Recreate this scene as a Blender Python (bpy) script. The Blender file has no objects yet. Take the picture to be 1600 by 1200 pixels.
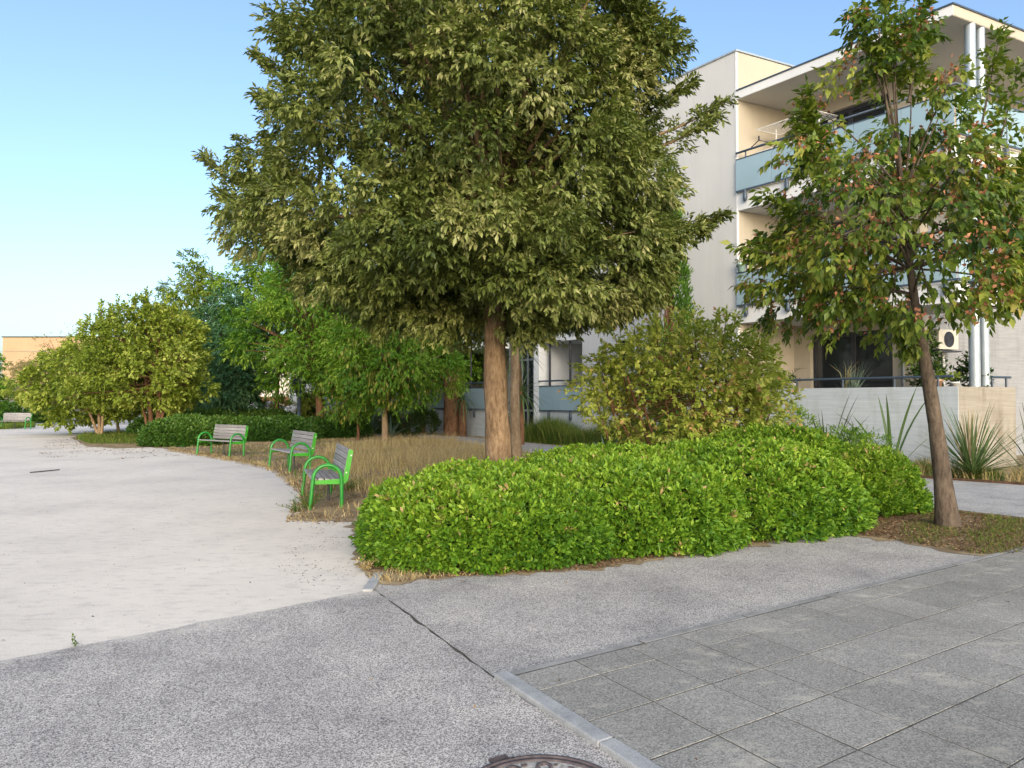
import bpy, bmesh, math, random
import numpy as np
from mathutils import Vector, Matrix

# ------------------------------------------------------------------ camera, sky, sun, exposure
sc = bpy.context.scene
F = 1090.0; TH = math.atan(24 / 1090); CH = 1.6
cd = bpy.data.cameras.new('camera'); cam = bpy.data.objects.new('camera', cd)
sc.collection.objects.link(cam); sc.camera = cam
cd.sensor_width = 36; cd.lens = F / 1600 * 36; cd.clip_end = 5000; cd.clip_start = 0.05
cam.location = (0, 0, CH); cam.rotation_euler = (math.radians(90) + TH, 0, 0)
SUN_EL = math.radians(18); SUN_AZ = math.radians(168)      # azimuth measured from +Y, negative to the left
world = bpy.data.worlds.new('World'); sc.world = world; world.use_nodes = True
wn = world.node_tree.nodes; wl = world.node_tree.links
sky = wn.new('ShaderNodeTexSky'); sky.sky_type = 'NISHITA'; sky.sun_disc = False
sky.sun_elevation = SUN_EL; sky.sun_rotation = SUN_AZ
sky.air_density = 1.0; sky.dust_density = 3.0; sky.ozone_density = 2.4; sky.altitude = 0
bg = wn['Background']; bg.inputs[1].default_value = 0.15
wl.new(sky.outputs[0], bg.inputs[0])
sd = bpy.data.lights.new('sun', 'SUN'); so = bpy.data.objects.new('sun', sd); sc.collection.objects.link(so)
sd.energy = 1.45; sd.angle = math.radians(90); sd.color = (1.0, 0.90, 0.75)
sdir = Vector((math.sin(SUN_AZ) * math.cos(SUN_EL), math.cos(SUN_AZ) * math.cos(SUN_EL), math.sin(SUN_EL)))
so.rotation_euler = sdir.to_track_quat('Z', 'Y').to_euler(); so.location = (0, 0, 30)
vs = sc.view_settings; vs.view_transform = 'Standard'; vs.look = 'None'; vs.gamma = 1; vs.exposure = 1.2
vs.use_curve_mapping = False
try:
    sc.cycles.use_denoising = True
    sc.cycles.max_bounces = 8; sc.cycles.diffuse_bounces = 4; sc.cycles.transparent_max_bounces = 8
    sc.cycles.caustics_reflective = False; sc.cycles.caustics_refractive = False
except Exception: pass
rng = np.random.default_rng(11); random.seed(5)
R = math.radians; PI = math.pi

# ------------------------------------------------------------------ pixel -> place
def ray(px, py):
    x = (px - 800) / F; z = -(py - 600) / F
    return Vector((x, math.cos(TH) - math.sin(TH) * z, math.sin(TH) + math.cos(TH) * z))
def G(px, py, z=0.0):
    r = ray(px, py); t = (z - CH) / r.z
    return Vector((r.x * t, r.y * t, z))
def P(px, py, Y):
    r = ray(px, py); t = Y / r.y
    return Vector((r.x * t, Y, CH + r.z * t))
def XY(px, Y): return ray(px, 624).x * Y

# ------------------------------------------------------------------ materials
def new_mat(name):
    m = bpy.data.materials.new(name); m.use_nodes = True
    n = m.node_tree.nodes; l = m.node_tree.links
    return m, n, l, n['Principled BSDF']
def ramp(n, stops):
    r = n.new('ShaderNodeValToRGB'); e = r.color_ramp.elements
    while len(e) < len(stops): e.new(0.5)
    for i, (p, c) in enumerate(stops): e[i].position = p; e[i].color = (*c, 1)
    return r
def noise(n, l, src, scale, detail=6, rough=0.6, stretch=None):
    t = n.new('ShaderNodeTexNoise'); t.inputs['Scale'].default_value = scale
    t.inputs['Detail'].default_value = detail; t.inputs['Roughness'].default_value = rough
    if stretch:
        mp = n.new('ShaderNodeMapping'); mp.inputs['Scale'].default_value = stretch
        l.new(src, mp.inputs[0]); l.new(mp.outputs[0], t.inputs['Vector'])
    else: l.new(src, t.inputs['Vector'])
    return t
def mixc(n, l, a, b, f, mode='MIX'):
    m = n.new('ShaderNodeMix'); m.data_type = 'RGBA'; m.blend_type = mode
    for sock, v in ((m.inputs[6], a), (m.inputs[7], b), (m.inputs[0], f)):
        if hasattr(v, 'links') or hasattr(v, 'is_linked'): l.new(v, sock)
        elif isinstance(v, tuple): sock.default_value = (*v, 1)
        else: sock.default_value = v
    return m.outputs[2]
def pos(n): return n.new('ShaderNodeNewGeometry').outputs['Position']
def ocoord(n): return n.new('ShaderNodeTexCoord').outputs['Object']
def bump(n, l, h, strength, dist, bsdf):
    b = n.new('ShaderNodeBump'); b.inputs['Strength'].default_value = strength; b.inputs['Distance'].default_value = dist
    l.new(h, b.inputs['Height']); l.new(b.outputs[0], bsdf.inputs['Normal'])
def pmat(name, c1, c2, scale=6.0, rough=0.7, bs=0.25, bd=0.01, stretch=None, fine=None, metallic=0.0, spec=0.3, local=False, lo=0.35, hi=0.65):
    """two-colour noise-mottled surface with relief"""
    m, n, l, b = new_mat(name); p = ocoord(n) if local else pos(n)
    t = noise(n, l, p, scale, 7, 0.62, stretch); r = ramp(n, [(lo, c1), (hi, c2)]); l.new(t.outputs[0], r.inputs[0])
    col = r.outputs[0]; h = t.outputs[0]
    if fine:
        t2 = noise(n, l, p, fine, 3, 0.7); r2 = ramp(n, [(0.3, (0.72,) * 3), (0.7, (1.18,) * 3)]); l.new(t2.outputs[0], r2.inputs[0])
        col = mixc(n, l, col, r2.outputs[0], 1.0, 'MULTIPLY'); h = t2.outputs[0]
    l.new(col, b.inputs['Base Color']); b.inputs['Roughness'].default_value = rough; b.inputs['Metallic'].default_value = metallic
    b.inputs['Specular IOR Level'].default_value = spec
    if bs: bump(n, l, h, bs, bd, b)
    return m
def leafmat(name, stops, rough=0.5, trans=0.28, spec=0.35, back=None):
    m, n, l, b = new_mat(name)
    a = n.new('ShaderNodeAttribute'); a.attribute_name = 'tint'; r = ramp(n, stops); l.new(a.outputs['Fac'], r.inputs[0])
    col = r.outputs[0]
    if back:
        g = n.new('ShaderNodeNewGeometry'); col = mixc(n, l, col, back, g.outputs['Backfacing'])
    l.new(col, b.inputs['Base Color']); b.inputs['Roughness'].default_value = rough; b.inputs['Specular IOR Level'].default_value = spec
    tr = n.new('ShaderNodeBsdfTranslucent'); l.new(mixc(n, l, col, (1.0, 1.15, 0.5), 1.0, 'MULTIPLY'), tr.inputs[0])
    mx = n.new('ShaderNodeMixShader'); mx.inputs[0].default_value = trans
    l.new(b.outputs[0], mx.inputs[1]); l.new(tr.outputs[0], mx.inputs[2])
    l.new(mx.outputs[0], n['Material Output'].inputs['Surface'])
    return m
M = {}
def asphalt(name, dark, light, dust):
    m, n, l, b = new_mat(name); p = pos(n)
    v = n.new('ShaderNodeTexVoronoi'); v.inputs['Scale'].default_value = 185; l.new(p, v.inputs['Vector'])
    sep = n.new('ShaderNodeSeparateColor'); l.new(v.outputs['Color'], sep.inputs[0])
    r = ramp(n, [(0.0, dark), (0.34, tuple(0.55 * x + 0.45 * y for x, y in zip(dark, light))), (0.62, light), (1.0, tuple(min(1, x * 1.45) for x in light))])
    l.new(sep.outputs[0], r.inputs[0])
    t = noise(n, l, p, 1.3, 6, 0.65); r2 = ramp(n, [(0.3, (0.72, 0.72, 0.74)), (0.52, (1.0,) * 3), (0.68, (1.18, 1.17, 1.14))]); l.new(t.outputs[0], r2.inputs[0])
    col = mixc(n, l, r.outputs[0], r2.outputs[0], 1.0, 'MULTIPLY')
    t4 = noise(n, l, p, 9, 4, 0.7); r4 = ramp(n, [(0.3, (0.5,) * 3), (0.4, (1.0,) * 3)]); l.new(t4.outputs[0], r4.inputs[0])
    col = mixc(n, l, col, r4.outputs[0], 0.75, 'MULTIPLY')
    if dust:
        # pale gravel dust trodden onto the asphalt beside the gravel yard
        s = n.new('ShaderNodeVectorMath'); s.operation = 'DOT_PRODUCT'; l.new(p, s.inputs[0]); s.inputs[1].default_value = dust[0]
        s2 = n.new('ShaderNodeMath'); s2.operation = 'SUBTRACT'; l.new(s.outputs['Value'], s2.inputs[0]); s2.inputs[1].default_value = dust[1]
        nz = noise(n, l, p, 2.6, 8, 0.7); mm = n.new('ShaderNodeMath'); mm.operation = 'MULTIPLY_ADD'
        l.new(nz.outputs[0], mm.inputs[0]); mm.inputs[1].default_value = 1.5; l.new(s2.outputs[0], mm.inputs[2])
        r3 = ramp(n, [(0.46, (0, 0, 0)), (0.9, (0.8,) * 3)]); l.new(mm.outputs[0], r3.inputs[0])
        col = mixc(n, l, col, (0.60, 0.56, 0.50), r3.outputs[0])
    l.new(col, b.inputs['Base Color']); b.inputs['Roughness'].default_value = 0.85; b.inputs['Specular IOR Level'].default_value = 0.2
    bump(n, l, v.outputs['Distance'], 0.5, 0.004, b)
    return m
g0, g1 = G(0, 1034), G(566, 925); gd = (g1 - g0).normalized(); gn = Vector((-gd.y, gd.x, 0))
M['asphalt'] = asphalt('asphalt', (0.12, 0.113, 0.108), (0.46, 0.435, 0.405), (tuple(gn), gn.dot(g0) + 0.12))
M['asphalt_b'] = asphalt('asphalt_wedge', (0.13, 0.123, 0.117), (0.44, 0.418, 0.39), None)
M['path'] = asphalt('path_asphalt', (0.2, 0.2, 0.2), (0.42, 0.41, 0.40), None)
def gravel():
    m, n, l, b = new_mat('white_gravel'); p = pos(n)
    t = noise(n, l, p, 0.55, 8, 0.6); r = ramp(n, [(0.3, (0.58, 0.535, 0.48)), (0.5, (0.69, 0.635, 0.56)), (0.7, (0.75, 0.69, 0.605))]); l.new(t.outputs[0], r.inputs[0])
    t2 = noise(n, l, p, 90, 3, 0.8); r2 = ramp(n, [(0.3, (0.8,) * 3), (0.65, (1.08,) * 3)]); l.new(t2.outputs[0], r2.inputs[0])
    t3 = noise(n, l, p, 5, 6, 0.7, (1, 2.4, 1)); r3 = ramp(n, [(0.3, (0.78, 0.78, 0.8)), (0.5, (1, 1, 1))]); l.new(t3.outputs[0], r3.inputs[0])
    c = mixc(n, l, mixc(n, l, r.outputs[0], r2.outputs[0], 1.0, 'MULTIPLY'), r3.outputs[0], 1.0, 'MULTIPLY')
    v = n.new('ShaderNodeTexVoronoi'); v.inputs['Scale'].default_value = 16; l.new(p, v.inputs['Vector'])
    sp = n.new('ShaderNodeMath'); sp.operation = 'LESS_THAN'; sp.inputs[1].default_value = 0.10; l.new(v.outputs['Distance'], sp.inputs[0])
    sc_ = n.new('ShaderNodeSeparateColor'); l.new(v.outputs['Color'], sc_.inputs[0])
    lt = n.new('ShaderNodeMath'); lt.operation = 'LESS_THAN'; lt.inputs[1].default_value = 0.12; l.new(sc_.outputs[0], lt.inputs[0])
    mu = n.new('ShaderNodeMath'); mu.operation = 'MULTIPLY'; l.new(sp.outputs[0], mu.inputs[0]); l.new(lt.outputs[0], mu.inputs[1])
    c = mixc(n, l, c, (0.2, 0.17, 0.14), mu.outputs[0])
    l.new(c, b.inputs['Base Color']); b.inputs['Roughness'].default_value = 0.95; b.inputs['Specular IOR Level'].default_value = 0.1
    bump(n, l, t2.outputs[0], 0.4, 0.006, b)
    return m
M['gravel'] = gravel()
M['soil'] = pmat('dry_bed', (0.19, 0.14, 0.08), (0.40, 0.31, 0.19), 3.2, 0.95, 0.6, 0.02, fine=45)
M['ground'] = pmat('ground', (0.22, 0.21, 0.17), (0.34, 0.32, 0.27), 0.2, 0.95, 0.3, 0.02, fine=12)
def paver_mat():
    m, n, l, b = new_mat('concrete_paver'); p = pos(n)
    oi = n.new('ShaderNodeObjectInfo'); rr = ramp(n, [(0, (0.25, 0.245, 0.225)), (0.5, (0.28, 0.272, 0.25)), (1, (0.31, 0.30, 0.275))]); l.new(oi.outputs['Random'], rr.inputs[0])
    t = noise(n, l, p, 105, 3, 0.85); r = ramp(n, [(0.36, (0.45,) * 3), (0.64, (1.55,) * 3)]); l.new(t.outputs[0], r.inputs[0])
    c = mixc(n, l, rr.outputs[0], r.outputs[0], 1.0, 'MULTIPLY')
    t2 = noise(n, l, p, 3.1, 10, 0.76, (0.75, 1.5, 1)); r2 = ramp(n, [(0.545, (0, 0, 0)), (0.68, (0.75,) * 3)]); l.new(t2.outputs[0], r2.inputs[0])
    c = mixc(n, l, c, (0.50, 0.475, 0.40), r2.outputs[0])
    t3 = noise(n, l, p, 1.1, 5, 0.6); r3 = ramp(n, [(0.3, (0.82,) * 3), (0.6, (1.04,) * 3)]); l.new(t3.outputs[0], r3.inputs[0])
    c = mixc(n, l, c, r3.outputs[0], 1.0, 'MULTIPLY')
    l.new(c, b.inputs['Base Color']); b.inputs['Roughness'].default_value = 0.95; b.inputs['Specular IOR Level'].default_value = 0.12
    bump(n, l, t.outputs[0], 0.6, 0.005, b); return m
M['paver'] = paver_mat()
M['joint'] = pmat('joint_dirt', (0.045, 0.045, 0.04), (0.12, 0.11, 0.09), 14, 0.95, 0.3, 0.004)
M['kerb'] = pmat('kerb_concrete', (0.27, 0.28, 0.285), (0.40, 0.405, 0.405), 5, 0.85, 0.3, 0.003, fine=140)
M['border'] = pmat('border_concrete', (0.22, 0.22, 0.21), (0.33, 0.325, 0.31), 4, 0.85, 0.3, 0.003, fine=120)
M['iron'] = pmat('cast_iron', (0.05, 0.038, 0.04), (0.13, 0.10, 0.095), 18, 0.6, 0.3, 0.002, spec=0.5)
M['iron_fill'] = pmat('iron_grit', (0.20, 0.19, 0.17), (0.52, 0.50, 0.46), 40, 0.9, 0.4, 0.003, fine=160)
M['dark_plank'] = pmat('dark_plank', (0.05, 0.05, 0.055), (0.10, 0.10, 0.105), 8, 0.8, 0.3, 0.003)
def barkmat(name, c1, c2, sc_=16, bs=0.9):
    m, n, l, b = new_mat(name); p = pos(n)
    t = noise(n, l, p, sc_, 8, 0.7, (1, 1, 0.32)); r = ramp(n, [(0.32, c1), (0.66, c2)]); l.new(t.outputs[0], r.inputs[0])
    t2 = noise(n, l, p, 2.2, 4, 0.6); r2 = ramp(n, [(0.35, (0.75, 0.73, 0.7)), (0.65, (1.12, 1.1, 1.06))]); l.new(t2.outputs[0], r2.inputs[0])
    l.new(mixc(n, l, r.outputs[0], r2.outputs[0], 1.0, 'MULTIPLY'), b.inputs['Base Color'])
    b.inputs['Roughness'].default_value = 0.9; b.inputs['Specular IOR Level'].default_value = 0.15
    bump(n, l, t.outputs[0], bs, 0.02, b); return m
M['bark_oak'] = barkmat('oak_bark', (0.10, 0.062, 0.035), (0.30, 0.215, 0.14), 24)
M['bark_pale'] = barkmat('pale_bark', (0.20, 0.14, 0.085), (0.40, 0.30, 0.20), 18)
M['bark_dark'] = barkmat('grey_bark', (0.045, 0.036, 0.03), (0.17, 0.135, 0.105), 22)
M['bark_brown'] = barkmat('brown_bark', (0.085, 0.045, 0.026), (0.23, 0.13, 0.075), 9)
M['leaf_oak'] = leafmat('oak_leaf', [(0, (0.030, 0.052, 0.012)), (0.35, (0.092, 0.125, 0.026)), (0.7, (0.195, 0.23, 0.06)), (1, (0.37, 0.37, 0.16))], 0.45, 0.22, back=None)
M['leaf_horn'] = leafmat('hornbeam_leaf', [(0, (0.028, 0.070, 0.012)), (0.45, (0.105, 0.165, 0.02)), (0.8, (0.25, 0.28, 0.04)), (1, (0.38, 0.29, 0.07))], 0.45, 0.3)
M['fruit'] = leafmat('dry_fruit', [(0, (0.24, 0.09, 0.045)), (1, (0.46, 0.22, 0.12))], 0.8, 0.15)
M['leaf_hedge'] = leafmat('hedge_leaf', [(0, (0.026, 0.085, 0.012)), (0.4, (0.085, 0.195, 0.014)), (0.75, (0.195, 0.33, 0.026)), (0.96, (0.32, 0.44, 0.05)), (1, (0.42, 0.30, 0.14))], 0.5, 0.28, spec=0.3)
M['leaf_bed_hedge'] = leafmat('bed_hedge_leaf', [(0, (0.020, 0.062, 0.012)), (0.6, (0.05, 0.125, 0.018)), (1, (0.11, 0.20, 0.03))], 0.45, 0.25)
M['leaf_shrub'] = leafmat('shrub_leaf', [(0, (0.09, 0.16, 0.018)), (0.4, (0.22, 0.29, 0.035)), (0.86, (0.48, 0.52, 0.12)), (0.93, (0.46, 0.28, 0.12)), (1, (0.52, 0.30, 0.17))], 0.5, 0.32)
M['leaf_bright'] = leafmat('bright_pinnate_leaf', [(0, (0.035, 0.115, 0.010)), (0.5, (0.11, 0.235, 0.016)), (1, (0.27, 0.37, 0.035))], 0.5, 0.32)
M['leaf_blue'] = leafmat('blue_green_leaf', [(0, (0.025, 0.085, 0.036)), (0.5, (0.065, 0.165, 0.07)), (1, (0.15, 0.28, 0.13))], 0.5, 0.28)
M['leaf_yellow'] = leafmat('yellow_green_leaf', [(0, (0.07, 0.13, 0.012)), (0.5, (0.16, 0.235, 0.022)), (1, (0.31, 0.34, 0.05))], 0.5, 0.32)
M['leaf_multi'] = leafmat('olive_green_leaf', [(0, (0.07, 0.12, 0.014)), (0.5, (0.215, 0.28, 0.03)), (1, (0.46, 0.49, 0.12))], 0.5, 0.3)
M['leaf_dark'] = leafmat('dark_green_leaf', [(0, (0.016, 0.045, 0.010)), (0.6, (0.045, 0.095, 0.016)), (1, (0.10, 0.15, 0.03))], 0.5, 0.25)
M['leaf_cypress'] = leafmat('cypress_leaf', [(0, (0.03, 0.09, 0.010)), (0.6, (0.08, 0.19, 0.016)), (1, (0.17, 0.28, 0.03))], 0.6, 0.2)
M['leaf_tan'] = leafmat('pale_tan_leaf', [(0, (0.17, 0.14, 0.05)), (1, (0.36, 0.31, 0.14))], 0.6, 0.3)
M['pod'] = leafmat('yellow_pod', [(0, (0.20, 0.21, 0.03)), (1, (0.42, 0.40, 0.10))], 0.6, 0.3)
M['straw'] = leafmat('dry_grass', [(0, (0.22, 0.155, 0.07)), (0.5, (0.44, 0.34, 0.17)), (1, (0.64, 0.53, 0.31))], 0.8, 0.25, spec=0.1)
M['grass'] = leafmat('green_grass', [(0, (0.05, 0.10, 0.016)), (0.6, (0.12, 0.185, 0.03)), (1, (0.30, 0.27, 0.09))], 0.7, 0.3, spec=0.15)
M['litter'] = leafmat('leaf_litter', [(0, (0.07, 0.038, 0.02)), (0.6, (0.20, 0.115, 0.06)), (1, (0.38, 0.26, 0.15))], 0.85, 0.1, spec=0.1)
M['fleck'] = leafmat('dark_fleck', [(0, (0.04, 0.035, 0.03)), (1, (0.13, 0.10, 0.075))], 0.85, 0.0, spec=0.1)
M['blade'] = leafmat('sword_leaf', [(0, (0.035, 0.075, 0.022)), (1, (0.13, 0.20, 0.07))], 0.45, 0.2)
M['blade_blue'] = leafmat('blue_sword_leaf', [(0, (0.08, 0.13, 0.09)), (1, (0.22, 0.30, 0.24))], 0.45, 0.2)
M['blade_dark'] = leafmat('dark_sword_leaf', [(0, (0.03, 0.05, 0.028)), (1, (0.09, 0.12, 0.06))], 0.45, 0.15)
M['blade_dry'] = leafmat('dry_sword_leaf', [(0, (0.25, 0.18, 0.09)), (1, (0.45, 0.36, 0.21))], 0.7, 0.2)
def woodmat():
    m, n, l, b = new_mat('weathered_slat'); p = ocoord(n)
    t = noise(n, l, p, 30, 6, 0.65, (0.06, 1, 1)); r = ramp(n, [(0.3, (0.15, 0.145, 0.145)), (0.55, (0.28, 0.27, 0.265)), (0.75, (0.37, 0.36, 0.35))]); l.new(t.outputs[0], r.inputs[0])
    oi = n.new('ShaderNodeObjectInfo'); rr = ramp(n, [(0, (0.8, 0.79, 0.78)), (1, (1.1, 1.1, 1.1))]); l.new(oi.outputs['Random'], rr.inputs[0])
    l.new(mixc(n, l, r.outputs[0], rr.outputs[0], 1.0, 'MULTIPLY'), b.inputs['Base Color'])
    b.inputs['Roughness'].default_value = 0.85; bump(n, l, t.outputs[0], 0.5, 0.004, b); return m
M['slat'] = woodmat()
M['green'] = pmat('green_paint', (0.015, 0.19, 0.025), (0.022, 0.24, 0.03), 9, 0.38, 0.05, 0.001, spec=0.5, local=True)
M['green_plate'] = pmat('bright_green_paint', (0.032, 0.25, 0.014), (0.042, 0.30, 0.018), 9, 0.4, 0.05, 0.001, spec=0.5, local=True)
M['bolt'] = pmat('bolt_zinc', (0.6, 0.6, 0.58), (0.75, 0.75, 0.73), 20, 0.4, 0)
M['dark_leg'] = pmat('dark_leg', (0.05, 0.05, 0.05), (0.08, 0.08, 0.08), 8, 0.6, 0)
def wallmat(name, c1, c2, streak=(0.91, 0.91, 0.90)):
    m, n, l, b = new_mat(name); p = pos(n)
    t = noise(n, l, p, 0.7, 6, 0.6); r = ramp(n, [(0.3, c1), (0.7, c2)]); l.new(t.outputs[0], r.inputs[0])
    t2 = noise(n, l, p, 1.6, 6, 0.65, (2.6, 2.6, 0.16)); r2 = ramp(n, [(0.28, streak), (0.5, (1, 1, 1))]); l.new(t2.outputs[0], r2.inputs[0])
    l.new(mixc(n, l, r.outputs[0], r2.outputs[0], 0.8, 'MULTIPLY'), b.inputs['Base Color'])
    b.inputs['Roughness'].default_value = 0.85; b.inputs['Specular IOR Level'].default_value = 0.2
    t3 = noise(n, l, p, 60, 3, 0.7); bump(n, l, t3.outputs[0], 0.25, 0.004, b); return m
M['white_wall'] = wallmat('pale_render', (0.46, 0.47, 0.475), (0.51, 0.515, 0.515))
M['beige'] = wallmat('beige_render', (0.40, 0.36, 0.295), (0.45, 0.41, 0.335))
M['white_paint'] = wallmat('white_slab_paint', (0.60, 0.62, 0.64), (0.68, 0.69, 0.70))
M['soffit_shade'] = wallmat('shaded_slab_paint', (0.56, 0.535, 0.49), (0.60, 0.58, 0.53), (0.95, 0.95, 0.95))  # white slab paint again, with the roof underside's shade put into the colour
M['far_orange'] = wallmat('orange_cladding', (0.40, 0.28, 0.17), (0.44, 0.31, 0.19), (0.94, 0.94, 0.94))
M['far_cream'] = wallmat('cream_render', (0.72, 0.62, 0.52), (0.78, 0.69, 0.58))
def boardmat(name, c1, c2, stain):
    m, n, l, b = new_mat(name); p = pos(n)
    t = noise(n, l, p, 2.2, 7, 0.65, (0.5, 0.5, 9)); r = ramp(n, [(0.3, c1), (0.7, c2)]); l.new(t.outputs[0], r.inputs[0])
    t2 = noise(n, l, p, 1.1, 6, 0.65, (2.2, 2.2, 0.5)); r2 = ramp(n, [(0.3, stain), (0.52, (1, 1, 1))]); l.new(t2.outputs[0], r2.inputs[0])
    l.new(mixc(n, l, r.outputs[0], r2.outputs[0], 0.85, 'MULTIPLY'), b.inputs['Base Color'])
    b.inputs['Roughness'].default_value = 0.85; bump(n, l, t.outputs[0], 0.45, 0.012, b); return m
M['conc_blue'] = boardmat('painted_board_concrete', (0.36, 0.41, 0.46), (0.47, 0.52, 0.565), (0.78, 0.76, 0.70))
M['conc_beige'] = boardmat('beige_board_concrete', (0.24, 0.22, 0.18), (0.33, 0.305, 0.26), (0.62, 0.58, 0.5))
M['conc_grey'] = boardmat('grey_board_concrete', (0.22, 0.23, 0.245), (0.30, 0.31, 0.32), (0.7, 0.7, 0.7))
def glassmat(name, c, rough, trans):
    m, n, l, b = new_mat(name); p = pos(n)
    t = noise(n, l, p, 0.8, 4, 0.6); r = ramp(n, [(0.3, tuple(x * 0.88 for x in c)), (0.7, c)]); l.new(t.outputs[0], r.inputs[0])
    l.new(r.outputs[0], b.inputs['Base Color']); b.inputs['Roughness'].default_value = rough
    b.inputs['Transmission Weight'].default_value = trans; b.inputs['Specular IOR Level'].default_value = 0.55
    return m
M['frost'] = glassmat('frosted_blue_glass', (0.34, 0.48, 0.56), 0.09, 0.2)
M['pane'] = glassmat('dark_window_glass', (0.018, 0.022, 0.028), 0.06, 0.0)
M['rail'] = pmat('blue_grey_metal', (0.035, 0.055, 0.085), (0.05, 0.075, 0.11), 8, 0.45, 0.05, 0.001, spec=0.5)
M['frame'] = pmat('dark_frame', (0.02, 0.022, 0.032), (0.035, 0.037, 0.05), 8, 0.4, 0, spec=0.5)
M['steel'] = pmat('galvanised_steel', (0.30, 0.36, 0.40), (0.42, 0.47, 0.51), 14, 0.42, 0.1, 0.002, stretch=(1, 1, 0.2), metallic=0.35)
M['lamp_post'] = pmat('slate_post_paint', (0.045, 0.065, 0.09), (0.06, 0.085, 0.115), 6, 0.5, 0.05, 0.001)
M['post_grey'] = pmat('grey_post_paint', (0.17, 0.185, 0.20), (0.23, 0.245, 0.26), 10, 0.6, 0.1, 0.001)
M['edge_iron'] = pmat('rusty_edging', (0.06, 0.035, 0.022), (0.12, 0.07, 0.045), 12, 0.9, 0.2, 0.003)
M['white_wire'] = pmat('white_enamel', (0.72, 0.72, 0.70), (0.8, 0.8, 0.78), 9, 0.4, 0)
M['terracotta'] = pmat('terracotta', (0.42, 0.26, 0.17), (0.55, 0.36, 0.25), 12, 0.8, 0.2, 0.002)
M['white_pot'] = pmat('white_glaze', (0.55, 0.55, 0.53), (0.68, 0.68, 0.66), 8, 0.4, 0)
M['mint'] = pmat('mint_plastic', (0.33, 0.50, 0.47), (0.40, 0.58, 0.54), 8, 0.5, 0)
M['ac'] = pmat('ivory_casing', (0.55, 0.53, 0.46), (0.62, 0.60, 0.53), 8, 0.5, 0)
M['dark_cloth'] = pmat('dark_cloth', (0.02, 0.02, 0.025), (0.05, 0.05, 0.06), 12, 0.95, 0.3, 0.005)
M['red'] = pmat('red_plastic', (0.5, 0.06, 0.05), (0.6, 0.1, 0.08), 8, 0.5, 0)
M['car_paint'] = pmat('white_car_paint', (0.62, 0.64, 0.65), (0.68, 0.70, 0.71), 3, 0.25, 0, spec=0.6)
M['tyre'] = pmat('tyre', (0.02, 0.02, 0.02), (0.04, 0.04, 0.04), 20, 0.9, 0.2, 0.003)
M['blue_sign'] = pmat('blue_sign', (0.03, 0.10, 0.42), (0.04, 0.13, 0.5), 5, 0.4, 0)

# ------------------------------------------------------------------ object helpers
col = sc.collection
def prop(o, label=None, cat=None, group=None, kind=None):
    for k, v in (('label', label), ('category', cat), ('group', group), ('kind', kind)):
        if v: o[k] = v
    return o
def empty(name, loc, label, cat, group=None):
    o = bpy.data.objects.new(name, None); o.empty_display_size = 0.1; col.objects.link(o); o.location = loc
    return prop(o, label, cat, group)
def put(name, me, mats, parent=None, label=None, cat=None, group=None, kind=None, world=True):
    """link a mesh; when parented, geometry given in world coordinates stays where it is"""
    o = bpy.data.objects.new(name, me); col.objects.link(o)
    if mats is not None:
        for m in (mats if isinstance(mats, (list, tuple)) else [mats]):
            me.materials.append(M[m] if isinstance(m, str) else m)
    if parent is not None:
        o.parent = parent
        if world:
            if parent.parent is None: o.matrix_parent_inverse = Matrix.Translation(-parent.location)   # a part's own frame is already the world's
    return prop(o, label, cat, group, kind)
def copy_tree(o, parent=None):
    c = o.copy(); col.objects.link(c)
    if parent is not None: c.parent = parent
    for ch in o.children: copy_tree(ch, c)
    return c
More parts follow.
